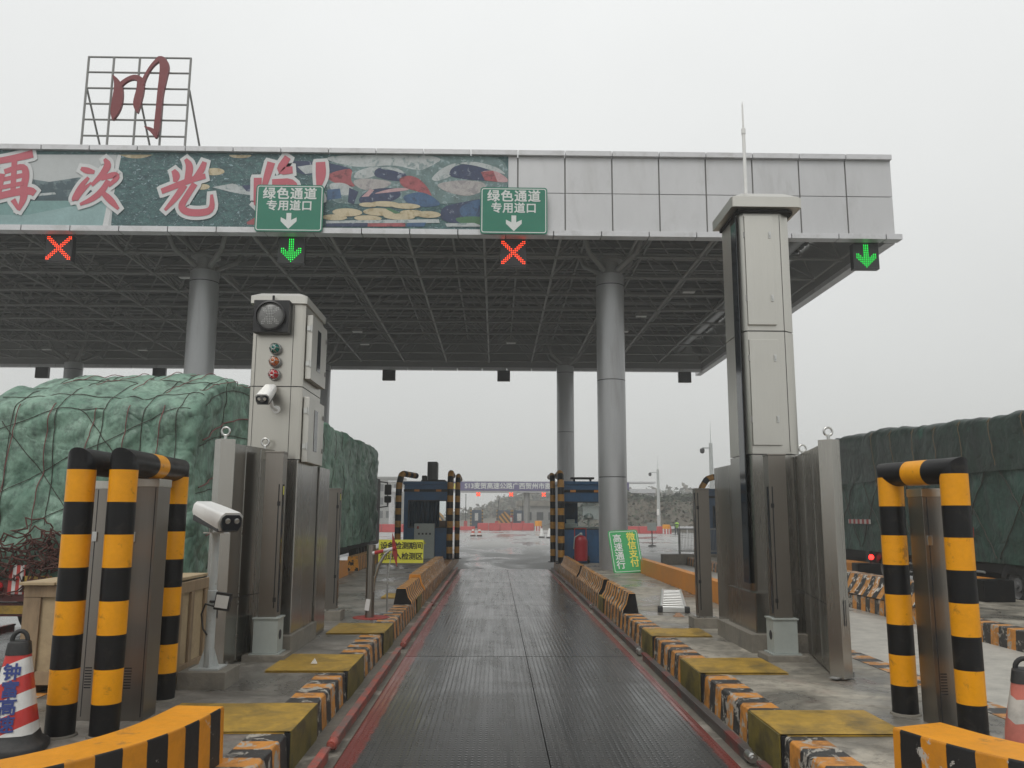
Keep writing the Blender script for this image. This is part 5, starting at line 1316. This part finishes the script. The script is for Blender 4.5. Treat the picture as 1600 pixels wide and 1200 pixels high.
def guard(label, pts, r=.12):
    P = [Vector(p) for p in pts]
    for _ in range(3):
        Q = [P[0]]
        for a, c in zip(P[:-1], P[1:]): Q += [a * .85 + c * .15, a * .15 + c * .85]
        P = Q + [P[-1]]
    out, mi, acc, nxt, band = [P[0]], [], 0., .22, 1
    for a, c in zip(P[:-1], P[1:]):
        L = (c - a).length; pos = 0
        while acc + (L - pos) > nxt:
            pos += nxt - acc; acc = 0; out.append(a.lerp(c, pos / L)); mi.append(band); band = 1 - band; nxt = .24
        acc += L - pos
        if (c - out[-1]).length > .004: out.append(c); mi.append(band)
    t = thing('booth_guard', label, 'booth guard', pts[0], 'bent black and yellow guard pipes at the booths')
    b = MB(); b.tube(out, r, 14, mi); b.build('pipe', ['yellow_d', 'black'], t)
    b = MB(); b.lathe([(r + .08, pts[0][2] - .005), (r + .08, pts[0][2] + .02)], 14, (pts[0][0], pts[0][1], 0)); b.build('flange', 'black', t)
guard('bent guard pipe left of the curtained blue booth', [(-3.72, 32.2, I), (-3.72, 32.2, 3.55), (-3.2, 33.6, 3.5)])
guard('bent guard pipe right of the curtained blue booth, nearer the camera', [(-1.72, 31.9, I), (-1.72, 31.9, 3.58), (-1.72, 33.4, 3.5)])
guard('bent guard pipe right of the curtained blue booth, on the lane side', [(-1.46, 32.3, I), (-1.46, 32.3, 3.5), (-1.46, 34.5, 3.4)], .10)
guard('bent guard pipe at the left corner of the right blue booth', [(2.30, 29.3, I), (2.30, 29.3, 3.46), (2.30, 31, 3.4)])
guard('dull bent guard pipe on the lane side of the right blue booth', [(2.08, 30.3, I), (2.08, 30.3, 3.42), (2.08, 32, 3.4)], .10)
guard('bent guard pipe over the blue grey booth by the tall right tower', [(8.6, 34.9, 0), (8.6, 34.9, 3.55), (10.9, 34.9, 3.65)], .13)
t = thing('air_conditioner', 'tall dark air conditioner unit on the curtained booth roof', 'air conditioner', (-2.6, 33.5, 3.24))
b = MB(); b.box((-2.72, 33.2, 3.33), (-2.33, 34.0, 4.05), bev=.03); b.build('case', 'ac_grey', t)
b = MB()
for k in range(16): b.box((-2.69, 33.185, 3.38 + k * .039), (-2.52, 33.199, 3.395 + k * .039))
b.build('grille', 'darkgap', t)
b = MB(); b.box((-2.95, 33.15, 3.24), (-2.0, 33.25, 3.33)); b.box((-2.95, 33.9, 3.24), (-2.0, 34.0, 3.33)); b.box((-2.93, 33.16, 3.331), (-2.75, 33.6, 3.50), bev=.03); b.build('bracket', 'tar', t)
t = thing('roof_rack', 'small dark bench-like frame on the roof of the right booth', 'frame', (2.9, 30.5, 3.16))
b = MB(); b.box((2.75, 30.3, 3.26), (3.6, 30.7, 3.33), bev=.01)
for x in (2.85, 3.45): b.box((x, 30.4, 3.16), (x + .06, 30.6, 3.259))
b.build('frame', 'tar', t)
t = thing('fire_extinguisher', 'red trolley fire extinguisher in front of the right blue booth', 'fire extinguisher', (2.95, 29.2, I))
b = MB(); b.lathe([(.20, I + .10), (.23, I + .16), (.23, I + .78), (.17, I + .92), (.05, I + .97)], 24, (2.98, 29.2, 0)); b.build('cylinder', 'ext_red', t)
b = MB(); b.tube([(2.78, 29.4, I + .15), (2.78, 29.4, I + 1.2), (3.18, 29.4, I + 1.2), (3.18, 29.4, I + .15)], .018, 8); b.build('handle', 'redp', t)
b = MB(); b.lathe([(.04, I + .97), (.06, I + 1.0), (.04, I + 1.06)], 12, (2.98, 29.2, 0)); b.tube([(2.98, 29.2, I + 1.04), (2.75, 29.1, I + .9), (2.72, 29.15, I + .5)], .018, 8); b.build('valve', 'greypaint', t)
for x in (2.72, 3.22):
    b = MB(); b.lathe([(.12, 0), (.13, .02), (.13, .05), (.12, .07)], 18, (x, 29.4, I + .135), axis='X'); b.build('wheel', 'rubber', t)

t = thing('railing', 'grey mesh railing on a concrete kerb past the right lane', 'railing', (8.3, 34, 0))
b = MB(); b.box((6.75, 33.9, 0), (11.5, 34.3, .42), bev=.03); b.build('plinth', 'concrete', t)
for k in range(5):
    b = MB(); b.box((7.45 + k * .95, 34.07, .42), (7.53 + k * .95, 34.15, 1.45)); b.build('post', 'frame', t)
b = MB(); b.box((7.45, 34.08, 1.40), (11.4, 34.14, 1.45)); b.box((7.45, 34.09, .52), (11.4, 34.13, .56))
for k in range(64): b.box((7.56 + k * .06, 34.10, .561), (7.572 + k * .06, 34.12, 1.399))
b.build('mesh_infill', 'frame', t)

# ------------------------------------------------------------------ far plaza
t = thing('far_canopy', 'distant white toll gantry with a long violet lettered banner', 'canopy', (4, 125, 0))
b = MB(); b.box((-16, 124.6, 5.3), (24, 127, 5.9)); b.box((-16, 124.6, 6.75), (24, 127, 7.0)); b.build('beam', 'trim', t)
for x in (-15.5, -5.6, 14.8, 23.5):
    b = MB(); b.box((x - .35, 125.2, 0), (x + .35, 126, 5.3)); b.build('post', 'trim', t)
b = MB(); b.tube([(4.7, 125.6, 0), (4.7, 125.6, 5.3)], .45, 14); b.build('post', 'frame', t)
b = MB(); b.box((-6.6, 124.45, 5.55), (20, 124.59, 6.85)); bn = b.build('banner', 'gantry', t)
text('S13麦贺高速公路广西贺州市麦岭公安检查站', .98, 'sign_w', t, T(-4.6, 124.43, 6.2) @ FACE, bold=.02, space=.96, align='LEFT', ext=.008)
b = MB(); b.lathe([(.42, 0), (.42, .02)], 20, (-6.0, 124.44, 6.2), axis='Y'); b.lathe([(.2, .02), (.2, .03)], 5, (-6.0, 124.44, 6.2), axis='Y'); b.build('emblem', 'char_y', t)
for k, x in enumerate((-2.55, 2.35, 7.2)):
    t = thing('far_lane_signal', 'small distant red cross signal under the violet gantry banner, %s' % ('left one', 'middle one', 'right one')[k], 'lane signal', (x, 124.5, 4.7), 'distant red cross signals under the gantry')
    b = MB(); b.box((x - .3, 124.5, 4.72), (x + .3, 124.7, 5.29)); b.build('housing', 'barrier_red', t)
    b = MB()
    for a in (45, -45): b.box((x - .36, 124.44 - (.01 if a > 0 else 0), 4.95), (x + .36, 124.46 - (.01 if a > 0 else 0), 5.07), rot=(R(a), 'Y'))
    b.build('cross', 'led_r', t)
def far_booth(label, x, y, w, h):
    t = thing('far_toll_booth', label, 'toll booth', (x, y, 0), 'distant toll booths')
    b = MB(); b.box((x - w / 2, y, 0), (x + w / 2, y + 2, h), bev=.03); b.build('shell', 'blue2', t)
    b = MB(); b.box((x - w * .2, y - .02, h * .40), (x + w * .15, y - .002, h * .82)); b.build('window', 'whitep', t)
    for s_ in (-1, 1):
        b = MB(); b.tube([(x + s_ * (w / 2 + .15), y - .3, 0), (x + s_ * (w / 2 + .15), y - .3, h + .1)], .12, 8); b.build('guard_pipe', 'hazard_z', t)
far_booth('distant blue booth under the gantry, left of the red barrier', -2.9, 131, 1.5, 2.75)
far_booth('distant blue booth behind the middle of the red barrier', 1.4, 131, 1.9, 2.7)
far_booth('distant blue booth beside a red box behind the red barrier', 3.8, 131, 1.9, 2.7)
t = thing('red_kiosk', 'distant small red box between the far booths', 'kiosk', (2.4, 129, 0)); b = MB(); b.box((2.1, 129, 0), (2.75, 129.6, 1.9), bev=.05); b.build('body', 'barrier_red', t); b = MB(); b.box((2.2, 128.98, 1.0), (2.6, 128.995, 1.6)); b.build('panel', 'whitep', t)
def water_barrier(label, x0, x1, y, h=.85):
    t = thing('water_barrier', label, 'barrier', ((x0 + x1) / 2, y, 0), 'red plastic road barriers')
    n = max(1, round((x1 - x0) / 1.6)); w = (x1 - x0) / n
    for k in range(n):
        b = MB(); b.box((x0 + k * w + .02, y, 0), (x0 + (k + 1) * w - .02, y + .5, h), bev=.06, taper=(1, .6)); b.build('segment', 'barrier_red', t)
water_barrier('distant long red plastic barrier under the violet gantry', -2.3, 5.0, 108, .95)
water_barrier('distant low red plastic barrier left of the long one', -6.5, -2.6, 109, .5)
water_barrier('distant red plastic barrier behind the curtained booth, left side', -14.5, -9.5, 95, .9)
water_barrier('distant red plastic barrier right of the column', 14, 19.4, 92, .8)
t = thing('crash_drum', 'orange and white checked crash drum near the far lamp post', 'crash drum', (18.6, 91, 0)); b = MB(); b.lathe([(.42, 0), (.42, .55)], 20, (18.6, 91, 0)); b.build('lower_band', 'rw', t); b = MB(); b.lathe([(.42, .551), (.42, .95), (.36, 1.0)], 20, (18.6, 91, 0)); b.build('upper_band', 'barrier_top', t)
t = thing('crash_drum', 'orange hazard drum at the end of the long red barrier', 'crash drum', (5.5, 107, 0)); b = MB(); b.lathe([(.45, 0), (.45, .6)], 20, (5.5, 107, 0)); b.build('lower_band', 'rw', t); b = MB(); b.lathe([(.45, .601), (.45, 1.2), (.38, 1.25)], 20, (5.5, 107, 0)); b.build('upper_band', 'barrier_top', t)
for x, y, lab in ((-7.6, 112, 'distant hazard striped board left of the far booths'), (1.2, 109.5, 'distant hazard striped board behind the long red barrier')):
    t = thing('hazard_board', lab, 'sign', (x, y, 0), 'distant hazard striped boards')
    b = MB(); b.prism([(-.9, 0), (.9, 0), (.7, 1.5), (0, 2.1), (-.7, 1.5)], .08, T(x, y, .35) @ FACE); b.build('panel', 'hazard_x', t); b = MB(); b.box((x - .6, y + .09, 0), (x + .6, y + .2, .36)); b.build('foot', 'tar', t)
def mini_cone(label, x, y, red=True):
    t = thing('small_cone', label, 'traffic cone', (x, y, 0), 'small cones far down the lane')
    b = MB(); b.box((x - .25, y - .25, 0), (x + .25, y + .25, .12), bev=.02); b.build('base', 'rubber', t)
    b = MB(); b.lathe([(.20, .12), (.07, .8), (.05, .82)], 14, (x, y, 0)); b.build('body', 'cone_z' if red else 'whitep', t)
mini_cone('small orange and white cone far up the middle lane, left of its pair', -2.05, 78, True); mini_cone('small orange and white cone far up the middle lane, right of its pair', -1.45, 78, True)
mini_cone('small white marker cone far up the lane, nearer the left of the pair', 4.1, 74, False); mini_cone('small white marker cone far up the lane by the right booth', 4.7, 73, False)
t = thing('delineator_post', 'thin dark marker post on a black base on the far wet plaza', 'marker post', (10.1, 54, 0)); b = MB(); b.lathe([(.28, 0), (.26, .06), (.06, .12)], 16, (10.1, 54, 0)); b.build('base', 'rubber', t); b = MB(); b.tube([(10.1, 54, .1), (10.1, 54, 1.0)], .035, 8); b.build('stick', 'rubber', t); b = MB(); b.box((9.8, 53.96, 1.0), (10.4, 54.0, 1.5), bev=.01); b.build('plate', 'greypaint', t)
t = thing('delineator_post', 'thin red marker post beside the leaning green board', 'marker post', (8.3, 50, 0)); b = MB(); b.lathe([(.25, 0), (.24, .06), (.05, .1)], 16, (8.3, 50, 0)); b.build('base', 'rubber', t); b = MB(); b.tube([(8.3, 50, .1), (8.3, 50, 1.1)], .05, 8); b.build('stick', 'barrier_red', t)
def lamp_post(label, x, y, h, r, arm):
    t = thing('camera_mast', label, 'mast', (x, y, 0), 'grey camera masts past the right lane')
    b = MB(); b.tube([(x, y, 0), (x, y, h * .6), (x, y, h)], [r * 1.3, r, r * .8], 12); b.lathe([(r * 2.2, 0), (r * 2.2, .05)], 12, (x, y, 0)); b.build('pole', 'greypole', t)
    b = MB(); b.tube([(x, y, h - .35), (x - arm, y - .1, h - .35)], .05, 8); b.tube([(x, y, h - .3), (x, y, h + .0), (x + .02, y, h + 1.6)], [.03, .03, .006], 6); b.build('arm', 'greypole', t)
    b = MB(); b.lathe([(.001, -.40), (.14, -.34), (.18, -.2), (.16, -.05), (.05, 0)], 14, (x - arm, y - .1, h - .38)); b.build('dome_camera', 'ac_grey', t)
    b = MB(); b.box((x - .24, y - .22, 2.0), (x + .02, y - .1, 2.7), bev=.02); b.build('control_box', 'whitep', t)
lamp_post('grey mast with a dome camera right of the column, in front of the scrub bank', 18.2, 93, 7.1, .17, .9)
lamp_post('grey mast with a dome camera beside the tall right tower', 15.65, 60, 7.2, .16, .65)
for x, y, h, lab in ((-4.3, 122, 5.0, 'thin dark pole beneath the gantry, leftmost'), (.2, 122, 4.5, 'thin tilted dark pole beneath the gantry, in the middle'), (4.0, 122, 4.2, 'thin dark pole beneath the gantry by the grey post')):
    t = thing('barrier_pole', lab, 'pole', (x, y, 0), 'thin poles under the gantry'); b = MB(); b.tube([(x, y, .5), (x + (.35 if x == .2 else 0), y, h)], .06, 6); b.build('pole', 'tar', t); b = MB(); b.box((x - .25, y - .2, 0), (x + .25, y + .2, 1.1), bev=.02); b.build('machine', 'barrier_red', t)
t = thing('office_building', 'hazy flat-roofed building behind the far plaza, right of the grey gantry post', 'building', (9, 150, 0))
b = MB(); b.box((4.4, 150, 0), (16, 160, 3.6)); b.build('wall', 'frame', t); b = MB(); b.box((3.9, 149.6, 3.601), (16.5, 160.4, 4.5)); b.build('roof', 'concrete', t)
for k in range(5):
    b = MB(); b.box((5.2 + k * 2.1, 149.95, 1.0), (6.6 + k * 2.1, 149.995, 2.6)); w_ = b.build('window', 'frame', t); b = MB(); b.box((5.3 + k * 2.1, 149.92, 1.1), (6.5 + k * 2.1, 149.948, 2.5)); b.build('pane', 'glass', w_)
t = thing('tower_block', 'pale tower block fading in the mist left of the curtained booth', 'building', (-22, 190, 0))
b = MB(); b.box((-27, 190, 0), (-21.5, 200, 10)); b.build('wall', 'frame', t); b = MB(); b.box((-27.2, 189.8, 10.001), (-21.3, 200.2, 10.5)); b.build('roof', 'frame', t)
b = MB()
for i in range(3):
    for j in range(3): b.box((-26.4 + i * 1.7, 189.96, 1.2 + j * 3), (-25.4 + i * 1.7, 189.995, 2.8 + j * 3))
b.build('windows', 'glass', t)
t = thing('guard_rail', 'pale steel guard rail in front of the scrub bank', 'guard rail', (24, 97, 0))
b = MB(); b.box((19.5, 97, .45), (42, 97.06, .75), bev=.01); b.build('beam', 'trim', t)
for k in range(9):
    b = MB(); b.box((19.7 + k * 2.5, 97.07, 0), (19.8 + k * 2.5, 97.2, .8)); b.build('post', 'trim', t)
for x0, x1, y, h, lab in ((20.4, 23.6, 84, .75, 'pale low concrete barrier near the worker in a bright vest'),):
    t = thing('concrete_barrier', lab, 'barrier', ((x0 + x1) / 2, y, 0)); b = MB(); b.box((x0, y, 0), (x1, y + .5, h), bev=.05, taper=(1, .5)); b.build('body', 'concrete', t)

# worker bending down, in a bright vest: one skinned body
def skin_obj(name, V, Rr, Eg, mat, parent, root=0):
    me = bpy.data.meshes.new(name); o0 = wloc(parent); me.from_pydata([tuple(Vector(v) - o0) for v in V], Eg, [])
    o = bpy.data.objects.new(name, me); COL.objects.link(o); o.parent = parent
    sm = o.modifiers.new('skin', 'SKIN'); sv = me.skin_vertices[0].data if me.skin_vertices else None
    if sv is None:
        bpy.context.view_layer.objects.active = o
    for i, r in enumerate(Rr): me.skin_vertices[0].data[i].radius = (r, r); me.skin_vertices[0].data[i].use_root = (i == root)
    o.modifiers.new('sub', 'SUBSURF').levels = 1; o.modifiers['sub'].render_levels = 2
    me.materials.append(M[mat]); return o
wx, wy = 18.6, 86.
t = thing('person', 'distant worker in a bright green vest bending over behind the railing', 'person', (wx, wy, 0))
try:
    V = [(wx, wy, .72), (wx + .02, wy - .1, .95), (wx + .02, wy - .28, 1.08), (wx, wy - .38, 1.12), (wx, wy - .47, 1.13), (wx, wy - .60, 1.12),
         (wx - .11, wy + .02, .68), (wx - .13, wy - .2, .42), (wx - .13, wy - .02, .10), (wx - .13, wy - .15, .05), (wx + .11, wy + .02, .68), (wx + .13, wy - .18, .42), (wx + .13, wy, .10), (wx + .13, wy - .14, .05),
         (wx - .19, wy - .33, 1.08), (wx - .22, wy - .42, .85), (wx - .18, wy - .58, .68), (wx - .17, wy - .65, .62), (wx + .19, wy - .33, 1.08), (wx + .22, wy - .42, .85), (wx + .18, wy - .58, .68), (wx + .17, wy - .65, .62)]
    Rr = [.15, .15, .15, .09, .065, .10, .10, .07, .05, .045, .10, .07, .05, .045, .065, .05, .04, .035, .065, .05, .04, .035]
    Eg = [(0, 1), (1, 2), (2, 3), (3, 4), (4, 5), (0, 6), (6, 7), (7, 8), (8, 9), (0, 10), (10, 11), (11, 12), (12, 13), (2, 14), (14, 15), (15, 16), (16, 17), (2, 18), (18, 19), (19, 20), (20, 21)]
    skin_obj('body', V, Rr, Eg, 'cloth', t)
    b = MB()
    b.tube([(wx, wy + .02, .80), (wx + .02, wy - .1, .96), (wx + .02, wy - .28, 1.09), (wx + .01, wy - .36, 1.12)], [.19, .215, .235, .17], 14); b.build('vest', 'vest', t)
    b = MB(); b.lathe([(.13, -.02), (.125, .03), (.09, .09), (.001, .12)], 14, (wx, wy - .58, 1.17)); b.build('cap', 'vest', t)
except Exception as e:
    print('PERSON', e)

# ------------------------------------------------------------------ scrub bank and far ridge
def bank_h(x, y):
    k = min(1, max(0, (y - 99) / 24)); k = k * k * (3 - 2 * k)
    l = min(1, max(0, (x - 11 + (y - 100) * .05) / 6)); l = l * l * (3 - 2 * l)
    return (5.0 + 1.1 * noise.noise(Vector((x * .06, y * .05, 2))) + .5 * noise.noise(Vector((x * .3, y * .3, 2)))) * k * l - .05
b = MB(); b.grid(lambda u, v: Vector((8 + 110 * u, 98 + 60 * v, bank_h(8 + 110 * u, 98 + 60 * v))), 60, 34); struct(b.build('scrub_bank', 'hill', origin=O0, ang=80))
def ridge_h(x, y):
    k = min(1, max(0, (y - 215) / 55)); l = min(1, max(0, (x + 14) / 26)); return (9.0 * l + 2.2 * noise.noise(Vector((x * .05, y * .03, 7)))) * k - .06
b = MB(); b.grid(lambda u, v: Vector((-90 + 260 * u, 210 + 110 * v, ridge_h(-90 + 260 * u, 210 + 110 * v))), 90, 26); struct(b.build('hill', 'hill', origin=O0, ang=80))
def leaves(name, n, xr, yr, hf, mats, size, lift, seed):
    rg = random.Random(seed); b = MB()
    for k in range(n):
        x, y = rg.uniform(*xr), rg.uniform(*yr); h = hf(x, y)
        if h < .12: continue
        cl = noise.noise(Vector((x * .35, y * .35, seed)))
        z = h + max(.05, (cl + .35)) * lift * rg.random() ** .7
        s_ = rg.uniform(*size); a = rg.uniform(0, 6.28); e = rg.uniform(.2, 1.4)
        u = Vector((math.cos(a), math.sin(a), 0)) * s_; v = Vector((-math.sin(a) * math.cos(e), math.cos(a) * math.cos(e), math.sin(e))) * s_ * rg.uniform(.5, 1.4)
        c = Vector((x, y, z)); f = b.bm.faces.new([b.bm.verts.new(c + q) for q in (-u - v * .6, u * .4 - v, u + v * .5, -u * .5 + v)])
        f.material_index = 0 if cl + rg.uniform(-.5, .5) < (.12 if z - h < lift * .5 else -.15) else 1
    return stuff(b.build(name, mats, fixn=False, smooth=False, origin=O0))
leaves('bank_scrub', 8000, (12, 70), (99, 126), bank_h, ['scrub', 'scrubg'], (.10, .28), 1.0, 3)
leaves('bank_hedge', 9000, (11, 75), (118.5, 127), bank_h, ['scrubg', 'scrubg'], (.2, .5), 1.1, 8)
leaves('ridge_wood', 9000, (-40, 90), (228, 275), ridge_h, ['scrubg', 'scrub'], (.3, .8), 4.0, 5)

# ------------------------------------------------------------------ mist, sky, light, camera
b = MB(); b.box((-268, -68, -1.2), (268, 346, 17.2)); hz = b.build('haze', [], smooth=False, origin=O0); stuff(hz)
m = bpy.data.materials.new('haze_air'); m.use_nodes = True; t = m.node_tree; t.nodes.clear()
out = t.nodes.new('ShaderNodeOutputMaterial'); pv = t.nodes.new('ShaderNodeVolumePrincipled')
pv.inputs['Color'].default_value = (.93, .945, .94, 1); pv.inputs['Density'].default_value = .0019; pv.inputs['Anisotropy'].default_value = .2
t.links.new(pv.outputs[0], out.inputs['Volume']); hz.data.materials.append(m)

SUN_EL, SUN_AZ = R(52), R(205)           # overcast: the sun only lifts the sky behind the camera a little
w = bpy.data.worlds.new('World'); S.world = w; w.use_nodes = True; t = w.node_tree
bg = t.nodes['Background']
sk = t.nodes.new('ShaderNodeTexSky'); sk.sky_type = 'NISHITA'; sk.sun_disc = False; sk.sun_elevation = SUN_EL; sk.sun_rotation = SUN_AZ; sk.dust_density = 4; sk.air_density = 1.2
hs = t.nodes.new('ShaderNodeHueSaturation'); hs.inputs['Saturation'].default_value = .12; t.links.new(sk.outputs[0], hs.inputs['Color'])
tc = t.nodes.new('ShaderNodeTexCoord'); sp = t.nodes.new('ShaderNodeSeparateXYZ'); t.links.new(tc.outputs['Generated'], sp.inputs[0])
cr = t.nodes.new('ShaderNodeValToRGB'); e = cr.color_ramp.elements
e[0].position = 0.0; e[0].color = (.57, .58, .565, 1); e[1].position = .62; e[1].color = (.91, .925, .92, 1)
t.links.new(sp.outputs[2], cr.inputs['Fac'])
nz = t.nodes.new('ShaderNodeTexNoise'); nz.inputs['Scale'].default_value = 1.6; nz.inputs['Detail'].default_value = 4; t.links.new(tc.outputs['Generated'], nz.inputs['Vector'])
gain = t.nodes.new('ShaderNodeMath'); gain.operation = 'MULTIPLY_ADD'; gain.inputs[1].default_value = 2.2; gain.inputs[2].default_value = 8.2; t.links.new(nz.outputs['Fac'], gain.inputs[0])
vm = t.nodes.new('ShaderNodeVectorMath'); vm.operation = 'SCALE'; t.links.new(cr.outputs[0], vm.inputs[0]); t.links.new(gain.outputs[0], vm.inputs['Scale'])
mx = t.nodes.new('ShaderNodeMix'); mx.data_type = 'RGBA'; mx.inputs[0].default_value = .88
t.links.new(hs.outputs[0], mx.inputs[6]); t.links.new(vm.outputs[0], mx.inputs[7]); t.links.new(mx.outputs[2], bg.inputs['Color'])
bg.inputs['Strength'].default_value = .117
sl = bpy.data.lights.new('sun', 'SUN'); sl.energy = 1.0; sl.angle = R(25); sl.color = (1, .97, .93)
so = bpy.data.objects.new('sun', sl); COL.objects.link(so)
d = Vector((math.sin(SUN_AZ) * math.cos(SUN_EL), math.cos(SUN_AZ) * math.cos(SUN_EL), math.sin(SUN_EL)))
so.rotation_euler = d.to_track_quat('Z', 'Y').to_euler(); so.location = (0, -10, 30)

cam = bpy.data.cameras.new('camera'); co = bpy.data.objects.new('camera', cam); COL.objects.link(co); S.camera = co
f = 1294.; cam.sensor_width = 36; cam.lens = 36 * f / 1600; cam.clip_end = 2000; cam.clip_start = .05
pitch, yaw, roll = math.atan(205 / f), math.atan(25 / f), .004
fw = Vector((math.sin(yaw) * math.cos(pitch), math.cos(yaw) * math.cos(pitch), math.sin(pitch))); rt = fw.cross(Vector((0, 0, 1))).normalized(); up = rt.cross(fw)
r2 = rt * math.cos(roll) + up * math.sin(roll); u2 = up * math.cos(roll) - rt * math.sin(roll)
mt = Matrix((r2, u2, -fw)).transposed().to_4x4(); mt.translation = (0, 0, 1.95); co.matrix_world = mt
S.view_settings.view_transform = 'Standard'; S.view_settings.look = 'None'; S.view_settings.exposure = 0.0; S.view_settings.gamma = 1.0; S.view_settings.use_curve_mapping = False
S.cycles.volume_bounces = 1; S.cycles.max_bounces = 8
